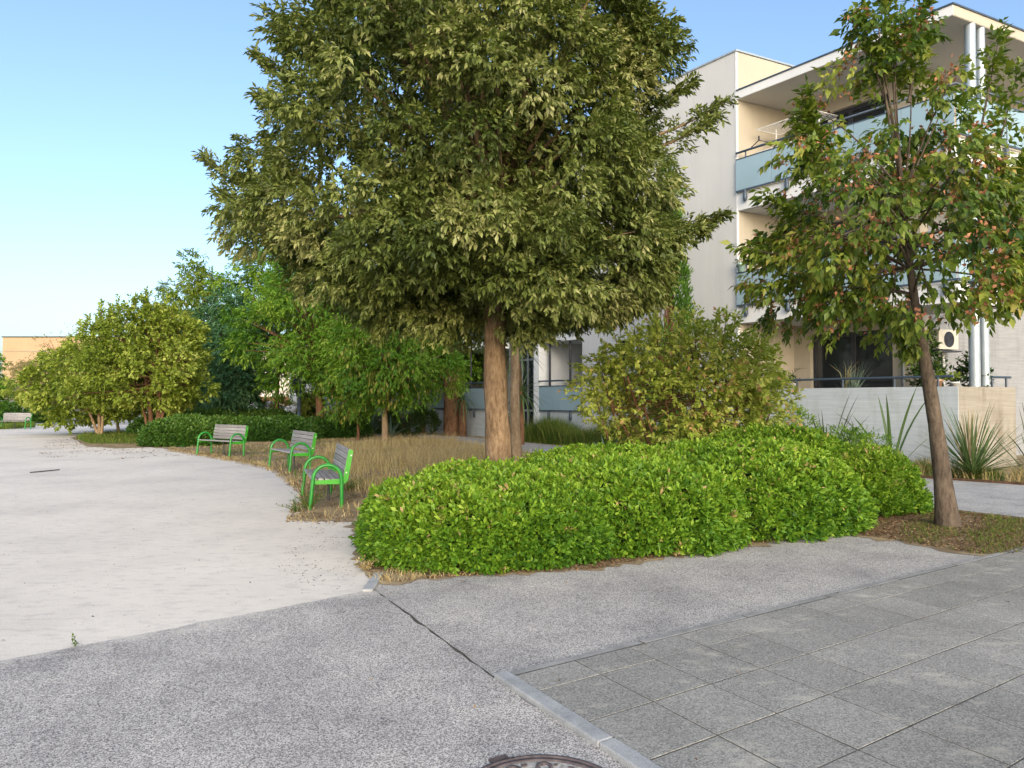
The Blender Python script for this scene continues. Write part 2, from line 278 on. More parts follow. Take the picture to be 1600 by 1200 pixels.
class MB:
    def __init__(s): s.v = []; s.f = []; s.m = []; s.sm = []
    def add(s, vs, fs, mi=0, smooth=False):
        b = len(s.v); s.v += [tuple(x) for x in vs]; s.f += [tuple(b + i for i in f) for f in fs]
        s.m += [mi] * len(fs); s.sm += [smooth] * len(fs)
    def hexa(s, c8, mi=0):   # 8 corners: bottom ring then top ring
        s.add(c8, [(3, 2, 1, 0), (4, 5, 6, 7), (0, 1, 5, 4), (1, 2, 6, 5), (2, 3, 7, 6), (3, 0, 4, 7)], mi)
    def box(s, c, size, mi=0, rot=None):
        hx, hy, hz = (k / 2 for k in size); c = Vector(c)
        pts = [Vector((x * hx, y * hy, z * hz)) for z in (-1, 1) for x, y in ((-1, -1), (1, -1), (1, 1), (-1, 1))]
        if rot is not None: pts = [rot @ p for p in pts]
        s.hexa([c + p for p in pts], mi)
    def tube(s, pts, rad, sides=8, mi=0, cap=True):
        pts = [Vector(p) for p in pts]; n = len(pts)
        if not hasattr(rad, '__len__'): rad = [rad] * n
        prev = None; vs = []
        for i, p in enumerate(pts):
            d = (pts[min(i + 1, n - 1)] - pts[max(i - 1, 0)])
            d = d.normalized() if d.length > 1e-9 else Vector((0, 0, 1))
            if prev is None: a = d.orthogonal().normalized()
            else: a = (prev - d * prev.dot(d)); a = a.normalized() if a.length > 1e-6 else d.orthogonal().normalized()
            prev = a; bb = d.cross(a)
            for k in range(sides):
                t = 2 * PI * k / sides; vs.append(p + (a * math.cos(t) + bb * math.sin(t)) * rad[i])
        fs = [(i * sides + k, i * sides + (k + 1) % sides, (i + 1) * sides + (k + 1) % sides, (i + 1) * sides + k) for i in range(n - 1) for k in range(sides)]
        s.add(vs, fs, mi, True)
        if cap:
            s.add(vs[:sides], [tuple(range(sides - 1, -1, -1))], mi); s.add(vs[-sides:], [tuple(range(sides))], mi)
    def lathe(s, c, prof, sides=20, mi=0):
        c = Vector(c); vs = [c + Vector((r * math.cos(2 * PI * k / sides), r * math.sin(2 * PI * k / sides), z)) for r, z in prof for k in range(sides)]
        n = len(prof); fs = [(i * sides + k, i * sides + (k + 1) % sides, (i + 1) * sides + (k + 1) % sides, (i + 1) * sides + k) for i in range(n - 1) for k in range(sides)]
        s.add(vs, fs, mi, True)
    def mesh(s, name):
        me = bpy.data.meshes.new(name); me.from_pydata(s.v, [], s.f); me.polygons.foreach_set('material_index', s.m)
        me.polygons.foreach_set('use_smooth', s.sm); me.update(); return me
def one(name, fn, mat, parent=None, **k):
    b = MB(); fn(b); return put(name, b.mesh(name), mat, parent, **k)
def bevel(o, w, seg=2):
    m = o.modifiers.new('bevel', 'BEVEL'); m.width = w; m.segments = seg; m.limit_method = 'ANGLE'; return o
def tri_mesh(name, parts):
    """parts: list of (verts Nx3, tris Mx3, material index, tint per vertex)"""
    V = []; T = []; I = []; C = []; b = 0
    for v, t, mi, c in parts:
        V.append(v); T.append(t + b); I.append(np.full(len(t), mi, np.int32)); b += len(v)
        C.append(np.broadcast_to(np.asarray(c, np.float32), (len(v),)))
    V = np.concatenate(V).astype(np.float32); T = np.concatenate(T).astype(np.int32); I = np.concatenate(I); C = np.concatenate(C).astype(np.float32)
    me = bpy.data.meshes.new(name)
    me.vertices.add(len(V)); me.vertices.foreach_set('co', V.ravel())
    me.loops.add(3 * len(T)); me.loops.foreach_set('vertex_index', T.ravel())
    me.polygons.add(len(T)); me.polygons.foreach_set('loop_start', np.arange(len(T), dtype=np.int32) * 3)
    me.polygons.foreach_set('material_index', I)
    me.update(calc_edges=True)
    a = me.attributes.new('tint', 'FLOAT', 'POINT'); a.data.foreach_set('value', C)
    return me
def unit(a): return a / np.maximum(np.linalg.norm(a, axis=-1, keepdims=True), 1e-9)
SIMPLE = False
def leaves(Pn, D, N, L, W, tint, wide=0.5, cup=0.14, droop=0.1, mi=0):
    n = len(Pn); D = unit(D); N = unit(N - D * np.sum(N * D, 1, keepdims=True)); S = np.cross(D, N)
    L = np.broadcast_to(L, (n,))[:, None]; W = np.broadcast_to(W, (n,))[:, None]
    if SIMPLE:      # far foliage: a two-triangle folded leaf
        v = np.empty((n, 4, 3), np.float32); v[:, 0] = Pn; v[:, 1] = Pn + D * L * wide - S * W * .5 + N * W * cup; v[:, 2] = Pn + D * L - N * L * droop; v[:, 3] = Pn + D * L * wide + S * W * .5 + N * W * cup
        T = (np.arange(n, dtype=np.int32)[:, None, None] * 4 + np.array([[0, 2, 1], [0, 3, 2]], np.int32)).reshape(-1, 3)
        return (v.reshape(-1, 3), T, mi, np.repeat(np.clip(tint, 0, 1), 4))
    v = np.empty((n, 5, 3), np.float32)
    v[:, 0] = Pn; v[:, 1] = Pn + D * L * wide - S * W * .5 + N * W * cup; v[:, 2] = Pn + D * L * wide
    v[:, 3] = Pn + D * L * wide + S * W * .5 + N * W * cup; v[:, 4] = Pn + D * L - N * L * droop
    t = np.array([[0, 2, 1], [0, 3, 2], [2, 4, 1], [2, 3, 4]], np.int32)
    T = (np.arange(n, dtype=np.int32)[:, None, None] * 5 + t).reshape(-1, 3)
    return (v.reshape(-1, 3), T, mi, np.repeat(np.clip(tint, 0, 1), 5))
def rnd_dirs(n): return unit(rng.normal(size=(n, 3)))
def sprigs(Pn, D, nleaf, tlen, ll, lw, tint, spread=0.9, droop=0.15, wide=0.5, jit=0.25, upn=0.8, mi=0, ljit=0.25):
    """each sprig: a short twig direction D at Pn carrying nleaf leaves fanned round it"""
    n = len(Pn); D = unit(D); A = unit(np.cross(D, rng.normal(size=(n, 3)))); B = np.cross(D, A)
    k = np.arange(nleaf); ph = k * 2.399 + rng.uniform(0, 6.28, (n, 1)); t = (k + .5) / nleaf
    tl = np.broadcast_to(tlen, (n,))[:, None, None]
    base = Pn[:, None] + D[:, None] * (t[None, :, None] * tl)
    sp = spread * (1.15 - 0.6 * t)[None, :, None]
    ld = D[:, None] + (A[:, None] * np.cos(ph)[..., None] + B[:, None] * np.sin(ph)[..., None]) * sp
    ld = ld + rng.normal(size=ld.shape) * jit; ld[..., 2] -= droop
    N = rng.normal(size=ld.shape) * 0.45 + np.array([0, 0, upn]) + D[:, None] * 0.35
    tt = np.asarray(tint)[:, None] + rng.normal(0, 0.13, (n, nleaf))
    s = 1 + rng.normal(0, ljit, (n, nleaf)).clip(-.5, .5)
    return leaves(base.reshape(-1, 3), ld.reshape(-1, 3), N.reshape(-1, 3), (ll * s).ravel(), (lw * s).ravel(), tt.ravel(), wide, mi=mi)
def tubes(paths, sides=5, mi=0, tint=0.5):
    vs = []; ts = []; b = 0
    for pts, rad in paths:
        pts = np.asarray(pts, float); n = len(pts); d = unit(np.gradient(pts, axis=0))
        ref = np.array([0.13, 0.9, 0.41]); a = unit(np.cross(d, ref)); c = np.cross(d, a)
        ang = np.arange(sides) * 2 * PI / sides
        ring = pts[:, None] + (a[:, None] * np.cos(ang)[None, :, None] + c[:, None] * np.sin(ang)[None, :, None]) * np.asarray(rad)[:, None, None]
        vs.append(ring.reshape(-1, 3))
        i, k = np.meshgrid(np.arange(n - 1), np.arange(sides), indexing='ij'); k2 = (k + 1) % sides
        q = np.stack([i * sides + k, i * sides + k2, (i + 1) * sides + k2, (i + 1) * sides + k], -1).reshape(-1, 4) + b
        ts.append(q[:, [0, 1, 2]]); ts.append(q[:, [0, 2, 3]]); b += n * sides
    return (np.concatenate(vs), np.concatenate(ts).astype(np.int32), mi, tint)
def bez(a, b, c, n=7):
    t = np.linspace(0, 1, n)[:, None]; return (1 - t) ** 2 * a + 2 * t * (1 - t) * b + t * t * c
def shade(me): 
    me.polygons.foreach_set('use_smooth', np.ones(len(me.polygons), bool)); return me

# ------------------------------------------------------------------ ground and paving
def poly(name, pts, z, mat, jit=0.0, step=0.25, **k):
    out = []
    n = len(pts)
    for i in range(n):
        a = Vector((pts[i][0], pts[i][1])); b = Vector((pts[(i + 1) % n][0], pts[(i + 1) % n][1])); d = b - a
        m = max(1, int(d.length / step)) if jit else 1
        m = min(m, 80)
        nn = Vector((-d.y, d.x)).normalized() if d.length > 0 else Vector((0, 0))
        for j in range(m):
            p = a + d * (j / m)
            if jit and j: p += nn * random.gauss(0, jit)
            out.append((p.x, p.y, z))
    bm = bmesh.new(); bm.faces.new([bm.verts.new(p) for p in out]); bmesh.ops.triangulate(bm, faces=bm.faces[:])
    bmesh.ops.recalc_face_normals(bm, faces=bm.faces[:])
    me = bpy.data.meshes.new(name); bm.to_mesh(me); bm.free()
    if me.polygons[0].normal.z < 0: me.flip_normals()
    return put(name, me, mat, **k)
def g2(*pp): return [tuple(G(*p))[:2] for p in pp]
poly('ground', [(-900, -60), (900, -60), (900, 2200), (-900, 2200)], -0.012, 'ground', kind='structure')
d2 = Vector((.8475, .531, 0)).normalized(); d1 = Vector((d2.y, -d2.x, 0)); E0 = Vector((0.0, 4.084, 0))
def q(a, b, z=0.0): v = E0 + d2 * a + d1 * b; return Vector((v.x, v.y, z))
gl0, gl1 = g0 - gd * 12, g1
gravel_pts = [tuple(gl0 - gn * .3)[:2], tuple(g1 - gn * .3)[:2], tuple(G(590, 915))[:2], (-1.0, 8.0), (-1.6, 12), (-4, 17), (-7, 24), (-9, 36), (-14, 44), (-60, 46), (-60, 6)]
poly('gravel_yard', gravel_pts, 0.0, 'gravel', 0.012, 0.12, kind='structure')
J0 = q(-.116, 0); J1 = G(577, 917)
poly('asphalt', [tuple(gl0)[:2], tuple(g1)[:2], tuple(J1)[:2], tuple(J0)[:2], tuple(q(-.116, 4.5))[:2], (-2, -3), (-14, -3)], 0.0045, 'asphalt', 0.010, 0.1, kind='structure')
jn = (J0 - J1).normalized(); js = Vector((jn.y, -jn.x, 0)) * -0.012
Ja, Jb = J1 + js, J0 + js
hedge_front = g2((600, 915), (700, 905), (920, 893), (1070, 868), (1180, 855), (1262, 831), (1300, 833), (1360, 842), (1435, 854), (1514, 868))
poly('asphalt_apron', [tuple(Ja)[:2]] + [(x_, y_ + .5) for x_, y_ in hedge_front] + [tuple(q(6.2, -.6))[:2], tuple(q(6.2, -.012))[:2], tuple(q(-.116, -.012))[:2], tuple(Jb)[:2]], 0.0045, 'asphalt_b', 0.008, 0.15, kind='structure')
poly('joint_strip', [tuple(J1 - js * 1.5)[:2], tuple(J1 + js * 1.5)[:2], tuple(J0 + js * 1.5)[:2], tuple(J0 - js * 1.5)[:2]], 0.0008, 'joint', kind='structure')
# planting beds
bed_pts = g2((600, 915), (578, 905), (556, 870), (552, 816), (500, 815), (452, 813), (462, 792), (474, 772), (448, 748), (430, 734), (400, 727), (360, 719), (300, 708), (262, 702), (235, 699), (180, 701), (133, 697), (113, 684), (128, 678), (190, 675), (215, 668)) + [(-14, 40), (-10, 44), (30, 60), (40, 20), (14, 5.5)] + g2((1700, 862), (1600, 870), (1555, 873), (1514, 868), (1435, 854), (1360, 842), (1300, 833), (1262, 831), (1180, 855), (1070, 868), (920, 893), (700, 905))
poly('planting_bed', bed_pts, 0.0095, 'soil', 0.06, 0.11, kind='structure')
path_front = [(7.6, 8.2), (6.88, 9.38), (6.08, 10.5), (3.4, 15.4), (.74, 20.3), (-1.3, 25.0), (-4.0, 29.5), (-11, 33.0)]
path_back = [(-11, 35.6), (-4.6, 32.4), (-2.2, 30.0), (-.4, 27.0), (1.9, 23.3), (8.15, 14.2), (9.5, 12.9), (13, 9.6)]
poly('garden_path', path_front + path_back, 0.015, 'path', 0.02, 0.3, kind='structure')
# pavement: dirt bed, concrete border, one object for each paver, kerb stones
pav = poly('pavement', [tuple(q(*p))[:2] for p in ((-.02, 0), (7.5, 0), (7.5, 5), (-.02, 5))], 0.0208, 'joint', kind='structure')
ST = 0.43
def slab_mesh(w, h, t=0.03):
    b = MB(); c = []
    for z, ins in ((-t, 0), (-.0015, 0), (0, .0015)):
        c += [tuple(d2 * (x * (w / 2 - ins)) + d1 * (y * (h / 2 - ins)) + Vector((0, 0, z))) for x, y in ((-1, -1), (-1, 1), (1, 1), (1, -1))]
    fs = [(8, 9, 10, 11)]
    for r0 in (0, 4): fs += [(r0 + i, r0 + (i + 1) % 4, r0 + 4 + (i + 1) % 4, r0 + 4 + i) for i in range(4)]
    b.add(c, fs); me = b.mesh('paver'); me.materials.append(M['paver']); return me
full = slab_mesh(ST - .009, ST - .009); first = slab_mesh(ST - .009, .238)
for i in range(18):
    for j in range(9):
        a = -.02 + ST * (i + .5)
        b = .065 + .12 if j == 0 else .305 + ST * (j - .5)
        c = q(a, b)
        if c.y < 2.3 or c.x > c.y * .78 + .8 or c.x < -.2: continue
        o = put('paver', first if j == 0 else full, None, pav, world=False)
        o.location = (c.x, c.y, 0.0228 + random.uniform(-.0007, .0007)); o.rotation_euler = (random.gauss(0, .0012), random.gauss(0, .0012), random.gauss(0, .004))
kr = prop(bpy.data.objects.new('kerb', None), kind='structure'); col.objects.link(kr)
def strip_stone(a0, a1, b0, b1, top, name, mat, parent):
    b = MB(); b.hexa([q(a0, b0, -.05), q(a0, b1, -.05), q(a1, b1, -.05), q(a1, b0, -.05), q(a0, b0, top), q(a0, b1, top), q(a1, b1, top), q(a1, b0, top)])
    return bevel(put(name, b.mesh(name), mat, parent), .008, 2)
for b0, b1 in ((-.01, .93), (.936, 1.93), (1.936, 2.9)): strip_stone(-.118, -.024, b0, b1, .032, 'kerb_stone', 'kerb', kr)
bo = prop(bpy.data.objects.new('pavement_border', None), kind='structure'); col.objects.link(bo)
for i in range(7): strip_stone(-.02 + i * 1.0, .976 + i * 1.0, -.01, .058, .021 + .002 * (i % 2), 'border_stone', 'border', bo)
e1, e2 = G(574, 926), G(592, 899)
ed = (e2 - e1).normalized(); en = Vector((-ed.y, ed.x, 0)) * .045
o = one('edging_stone', lambda b: b.hexa([e1 - en, e1 + en, e2 + en, e2 - en] + [p + Vector((0, 0, .028)) for p in (e1 - en, e1 + en, e2 + en, e2 - en)]), 'kerb', label='short grey concrete edging stone at the left corner of the hedge bed', cat='edging stone'); bevel(o, .012)
one('steel_edging', lambda b: [b.hexa([Vector((*path_back[i], 0)), Vector((*path_back[i + 1], 0)), Vector((path_back[i + 1][0] + .03, path_back[i + 1][1] + .02, 0)), Vector((path_back[i][0] + .03, path_back[i][1] + .02, 0)), Vector((*path_back[i], .06)), Vector((*path_back[i + 1], .06)), Vector((path_back[i + 1][0] + .03, path_back[i + 1][1] + .02, .06)), Vector((path_back[i][0] + .03, path_back[i][1] + .02, .06))]) for i in range(4, 7)], 'edge_iron', label='thin rusty metal edging along the far side of the garden path', cat='edging')
# manhole
mc = Vector((.13, 2.79, 0)); mh = empty('manhole_cover', mc, 'round cast iron manhole cover set in the asphalt beside the kerb', 'manhole cover')
one('rim', lambda b: b.lathe(mc, [(.315, .002), (.318, .014), (.335, .014), (.336, .009), (.345, .009), (.347, .015), (.362, .015), (.364, .0)], 64), 'iron', mh)
one('plate', lambda b: (b.lathe(mc, [(0.0, .0085), (.314, .0085)], 48)), 'iron_fill', mh)
for ring, cnt, l in ((.285, 26, .035), (.245, 22, .03), (.205, 18, .03), (.165, 14, .03)):
    for k in range(cnt):
        a = 2 * PI * k / cnt + ring * 9
        if math.sin(a) * ring < -.08: continue
        one('tread_block', lambda b: b.box(mc + Vector((math.cos(a) * ring, math.sin(a) * ring, .011)), (.014, l * .7 if k % 3 else l * .4, .006), 0, Matrix.Rotation(a, 3, 'Z')), 'iron', mh)
for a in (R(88), R(118)):
    one('ring_boss', lambda b: b.lathe(mc + Vector((math.cos(a) * .262, math.sin(a) * .262, 0)), [(.022, .009), (.024, .0165), (.036, .0165), (.038, .009)], 18), 'iron', mh)
one('hinge_lug', lambda b: b.box(mc + Vector((-.185, .325, .006)), (.085, .05, .016), 0, Matrix.Rotation(R(30), 3, 'Z')), 'iron', mh)
# dark boards lying on the gravel
for (x0, y0, x1, y1), lab in (((49, 739, 91, 735), 'dark plank set flush in the white gravel, nearest the camera'), ((107, 678.5, 122, 677.5), 'dark plank in the gravel beside the grassy island'), ((109, 666.2, 121, 665.8), 'dark plank in the gravel farthest off near the bollards')):
    a, b_ = G(x0, y0), G(x1, y1); w = Vector((0, .05, 0)) * (1 if y0 > 700 else 1.6)
    o = one('ground_plank', lambda b: b.hexa([a - w, b_ - w, b_ + w, a + w] + [p + Vector((0, 0, .025)) for p in (a - w, b_ - w, b_ + w, a + w)]), 'dark_plank', label=lab, cat='plank', group='dark planks in the gravel')

# ------------------------------------------------------------------ apartment building (skewed plan axes U along the facade, W inward)
A0 = Vector((6.48, 20.0, 0)); U = Vector((.613, -.79, 0)).normalized(); W = Vector((.9, .43, 0)).normalized()
def B(u, w, z): return A0 + U * u + W * w + Vector((0, 0, z))
def ub(b, u0, u1, w0, w1, z0, z1, mi=0):
    b.hexa([B(u0, w0, z0), B(u1, w0, z0), B(u1, w1, z0), B(u0, w1, z0), B(u0, w0, z1), B(u1, w0, z1), B(u1, w1, z1), B(u0, w1, z1)], mi)
bd = empty('apartment_building', A0, 'pale modern apartment building with frosted glass balconies behind the trees', 'building')
def bp(name, boxes, mat, parent=None, **k):
    return one(name, lambda b: [ub(b, *x) for x in boxes], mat, parent or bd, **k)
CU, CW = 5.64, 2.17; Z1a, Z1b, Z2a, Z2b, Z3a, Z3b, ZP = 3.78, 4.22, 7.03, 7.54, 10.26, 10.50, 11.68
# gable wall with two window openings
bp('wall', [(-6.44, -4.75, 0, 9, 0, ZP), (-3.95, 0, 0, 9, 0, ZP), (-4.75, -3.95, .25, 9, 0, ZP), (-4.75, -3.95, 0, .25, 0, 2.7), (-4.75, -3.95, 0, .25, 3.6, 4.3), (-4.75, -3.95, 0, .25, 6.0, 7.6), (-4.75, -3.95, 0, .25, 9.3, ZP)], 'white_wall')
for z0, z1 in ((2.7, 3.6), (4.3, 6.0), (7.6, 9.3)):
    w = bp('window', [(-4.75, -4.69, .12, .2, z0, z1), (-4.01, -3.95, .12, .2, z0, z1), (-4.69, -4.01, .12, .2, z1 - .06, z1), (-4.69, -4.01, .12, .2, z0, z0 + .06)], 'frame')
    bp('pane', [(-4.69, -4.01, .15, .17, z0 + .06, z1 - .06)], 'pane', w); bp('sill', [(-4.8, -3.9, -.05, .12, z0 - .05, z0 - .002)], 'white_paint', w)
bp('coping', [(-6.5, .05, -.04, 9.04, ZP, ZP + .05)], 'steel')
bp('side_wall', [(.001, .02, .06, 9, 0, ZP - .02)], 'beige')
bp('corner_trim', [(-.012, .024, -.012, .055, 0, ZP - .02)], 'white_paint')
# recessed back wall with a door opening on each storey
DU0, DU1 = .52, 2.85
segs = [(.02, DU0, CW + .03, CW + .35, .95, Z3a), (DU1, 3.57, CW + .03, CW + .35, .95, Z3a)]
for z0, z1 in ((3.5, 4.3), (6.7, 7.6), (9.9, Z3a)): segs.append((DU0, DU1, CW + .03, CW + .35, z0, z1))
bp('back_wall', segs, 'beige')
for z0, z1 in ((.95, 3.5), (4.3, 6.7), (7.6, 9.9)):
    d = bp('sliding_door', [(DU0, DU0 + .08, CW + .16, CW + .28, z0, z1), (DU1 - .08, DU1, CW + .16, CW + .28, z0, z1), (DU0 + .08, DU1 - .08, CW + .16, CW + .28, z1 - .12, z1), (DU0 + .08, DU1 - .08, CW + .16, CW + .28, z0, z0 + .1), (DU0 + 1.12, DU0 + 1.24, CW + .15, CW + .27, z0 + .1, z1 - .12)], 'frame')
    for a, b_ in ((DU0 + .08, DU0 + 1.12), (DU0 + 1.24, DU1 - .08)): bp('pane', [(a, b_, CW + .2, CW + .23, z0 + .1, z1 - .12)], 'pane', d)
bp('curtain', [(DU0 + .5, DU0 + .75, CW + .185, CW + .197, 7.7, 9.75)], 'white_wire')
bp('concrete_wall', [(3.40, 3.571, CW + .36, 12, 0, Z2a)], 'conc_grey'); bp('upper_side_wall', [(3.40, 3.571, CW + .36, 12, Z2a, Z3a)], 'beige')
bp('rear_block', [(.03, 3.39, CW + .4, 12, 0, Z3a)], 'white_wall')
# terrace
bp('terrace_wall', [(.03, CU - .2, 0, .2, 0, 1.89), (CU - .2, CU, 0, .015, 0, 1.89)], 'conc_blue')
bp('terrace_return_wall', [(CU - .2, CU - .002, .016, CW, 0, 1.885), (3.58, CU - .2, CW - .2, CW, 0, 1.885)], 'conc_beige')
bp('terrace_floor', [(.03, CU - .2, .2, CW - .2, .7, .95)], 'conc_grey')
# balconies
def balcony(za, zb, gz0, gz1, rz, long_side):
    s = bp('balcony_slab', [(.03, CU, 0, CW, za, zb)] + ([(3.58, CU, CW, 11, za, zb)] if long_side else []), 'white_paint')
    n = 5; L = CU + .06
    for i in range(n):
        a = .06 + (L - .06) * i / n; b_ = .06 + (L - .06) * (i + 1) / n - .012
        bp('glass_panel', [(a, b_, -.09, -.075, gz0, gz1)], 'frost', s)
    m = 7 if long_side else 2; wl_ = 10.5 if long_side else CW + .05
    for i in range(m):
        a = -.06 + (wl_ + .06) * i / m; b_ = -.06 + (wl_ + .06) * (i + 1) / m - .012
        bp('glass_panel', [(CU + .075, CU + .09, a, b_, gz0, gz1)], 'frost', s)
    bp('channel', [(.06, CU + .09, -.105, -.06, gz0 - .045, gz0 - .002), (CU + .06, CU + .105, -.05, wl_, gz0 - .045, gz0 - .002), (.06, CU + .09, -.1, -.066, gz1 + .002, gz1 + .03), (CU + .066, CU + .1, -.06, wl_, gz1 + .002, gz1 + .03)], 'rail', s)
    one('handrail', lambda b: b.tube([B(.06, -.08, rz), B(CU + .08, -.08, rz), B(CU + .08, wl_, rz)], .032, 10), 'rail', s)
    pts = [(.35 + i * 1.28, -.083, 0) for i in range(5)] + [(CU + .083, w, 1) for w in ([.5, 1.7] if not long_side else [.5, 1.8, 3.1, 4.4, 5.7, 7])]
    for u, w, k in pts:
        one('post', lambda b: b.tube([B(u, w + (.03 if not k else 0), gz0), B(u, w + (.03 if not k else 0), rz)], .022, 8), 'rail', s)
        c = B(u, w, gz0 - .22); rot = Matrix.Rotation(math.atan2(U.y, U.x), 3, 'Z')
        one('bracket', lambda b: b.tube([c + Vector((0, 0, dz)) for dz in (-.14, -.11, -.04, .05, .13, .2)], [.02, .05, .065, .06, .045, .035], 10), 'rail', s)
balcony(Z1a, Z1b, 4.30, 5.20, 5.42, False); balcony(Z2a, Z2b, 7.58, 8.46, 8.67, True)
rf = bp('roof_slab', [(.03, CU, 0, 13, Z3a, Z3b)], 'soffit_shade'); bp('roof_fascia', [(.03, CU + .012, -.012, -.001, Z3a + .01, Z3b)], 'white_paint', rf); bp('roof_fascia', [(CU + .001, CU + .012, 0, 13, Z3a + .01, Z3b)], 'beige', rf)  # beige on the right fascia puts the warm sunlight into its colour
bp('roof_edge', [(.03, CU + .04, -.04, 13, Z3b + .002, Z3b + .04)], 'rail', rf)
# galvanised columns
for s_, r_ in ((.80, .115), (1.18, .10)):
    for z0, z1 in ((1.886, Z1a), (Z1b, Z2a), (Z2b, Z3a)):
        one('column', lambda b: b.tube([B(CU - .1, s_, z0), B(CU - .1, s_, z1)], r_, 20), 'steel', bd)
# terrace rail
tr = one('terrace_rail', lambda b: (b.tube([B(.03, .06, 2.12), B(CU - .12, .06, 2.12)], .028, 10), b.tube([B(CU - .1, 1.35, 2.12), B(CU - .1, CW, 2.12)], .028, 10)), 'rail', bd)
for u, w in ((.5, .06), (1.75, .06), (3.0, .06), (4.25, .06), (5.2, .06), (CU - .1, 1.45), (CU - .1, 2.0)): one('rail_post', lambda b: b.tube([B(u, w, 1.88), B(u, w, 2.11)], .024, 8), 'rail', tr)
one('downpipe', lambda b: b.tube([B(3.15, CW - .03, .95), B(3.15, CW - .03, Z1a)], .04, 10), 'post_grey', bd)
one('wall_pipe', lambda b: b.tube([B(3.62, 3.0, .6), B(3.62, 3.0, 3.0)], .03, 8), 'white_paint', bd)
# second loggia further along, entrance glazing and the far wing
def loggia(u0, u1):
    bp('loggia_back', [(u0, u1, 2.0, 9, 0, ZP - .5)], 'beige'); bp('loggia_plinth', [(u0, u1, 0, .2, 0, 1.12), (u0, u1, .2, 2, .9, 1.1)], 'conc_blue')
    for za, zb in ((Z1a, Z1b), (Z2a, Z2b), (Z3a, ZP - .4)): bp('loggia_slab', [(u0, u1, 0, 2.0, za, zb)], 'white_paint')
    n = max(2, round((u1 - u0) / 1.2))
    for z0, z1, zr in ((1.2, 2.08, 2.3), (4.3, 5.2, 5.42), (7.58, 8.46, 8.67)):
        for i in range(n): bp('glass_panel', [(u0 + .05 + (u1 - u0 - .1) * i / n, u0 + .04 + (u1 - u0 - .1) * (i + 1) / n, -.05, -.035, z0, z1)], 'frost')
        bp('glass_channel', [(u0 + .04, u1 - .04, -.06, -.03, z0 - .05, z0 - .002), (u0 + .04, u1 - .04, -.06, -.03, z1 + .002, z1 + .04)], 'rail')
        one('handrail', lambda b: b.tube([B(u0 + .02, -.04, zr), B(u1 - .02, -.04, zr)], .03, 8), 'rail', bd)
        for k in range(1, 4, 2): one('bracket', lambda b: b.tube([B(u0 + (u1 - u0) * k / 4, -.03, z0 - .26 + dz) for dz in (-.13, -.05, .05, .2)], [.03, .06, .06, .035], 8), 'rail', bd)
    for k in (.12, .6): one('loggia_post', lambda b: b.tube([B(u0 + (u1 - u0) * k, .25, 1.1), B(u0 + (u1 - u0) * k, .25, Z1a)], .045, 8), 'frame', bd)
loggia(-8.84, -6.44); bp('pier', [(-9.15, -8.84, -.02, 9, 0, ZP)], 'white_paint')
gz = bp('entrance_glazing', [(-12.0, -9.15, .9, 1.0, 0, ZP - 1)], 'pane')
for k in range(8): bp('mullion', [(-12.0 + k * .4, -11.95 + k * .4, .84, .9, 0, ZP - 1.2)], 'post_grey', gz)
for k in range(4): bp('transom', [(-12.0, -9.16, .85, .895, 1.1 + k * 2.1, 1.18 + k * 2.1)], 'post_grey', gz)
loggia(-16.8, -12.0)
bp('far_wing_wall', [(-19.6, -16.8, 0, 9, 0, 9.0), (-31, -20.4, 0, 9, 0, 7.2), (-20.4, -19.6, .25, 9, 0, 7.2), (-20.4, -19.6, 0, .25, 0, 2.4), (-20.4, -19.6, 0, .25, 3.6, 7.2)], 'conc_blue')
for u in (-20.4, -24.2, -28.0):
    w = bp('window', [(u, u + .8, -.03 if u < -21 else .12, .01 if u < -21 else .2, 2.4, 3.6)], 'frame'); bp('pane', [(u + .07, u + .73, (-.045 if u < -21 else .1), (-.03 if u < -21 else .12), 2.47, 3.53)], 'pane', w)
    bp('sill', [(u - .05, u + .85, -.07, -.002, 2.33, 2.395)], 'white_paint', w)
# ------------------------------------------------------------------ things on the balconies and terrace
dr = empty('drying_rack', B(1.0, 1.0, Z2b), 'white wire laundry drying rack standing on the top balcony', 'drying rack')
for u in (.62, 1.9): one('upright', lambda b: b.tube([B(u, .8, Z2b), B(u, .8, 9.35)], .02, 6), 'white_wire', dr)
for z in (8.65, 9.32):
    one('rack_frame', lambda b: b.tube([B(.35, .35, z + .02), B(2.1, .35, z + .02), B(2.1, 1.25, z + .02), B(.35, 1.25, z + .02), B(.35, .35, z + .02)], .012, 6), 'white_wire', dr)
    for k in range(9): one('wire', lambda b: b.tube([B(.35, .42 + k * .09, z + .02), B(2.1, .42 + k * .09, z + .02)], .006, 4), 'white_wire', dr)
one('peg_bag', lambda b: b.tube([B(1.95, .4, 9.0), B(1.95, .4, 9.12), B(1.95, .4, 9.28)], [.05, .07, .03], 8), 'red', label='red peg bag hanging on the drying rack of the top balcony', cat='peg bag')
one('hanger', lambda b: (b.tube([B(.45, -.02, 8.7), B(.75, -.02, 8.86), B(1.05, -.02, 8.72), B(.45, -.02, 8.7)], .015, 6), b.tube([B(.75, -.02, 8.86), B(.75, -.02, 8.98)], .02, 6)), 'dark_cloth', label='dark clothes hanger on the handrail of the top balcony', cat='hanger')
def pot(c, r, h, mat, name, label, cat, parent=None):
    e = empty(name, c, label, cat); c = Vector(c)
    one('pot', lambda b: b.lathe(c, [(0, 0), (r * .72, 0), (r * .95, h * .8), (r * 1.06, h * .8), (r * 1.06, h), (r * .92, h), (r * .9, h * .9), (0, h * .9)], 20), mat, e)
    return e
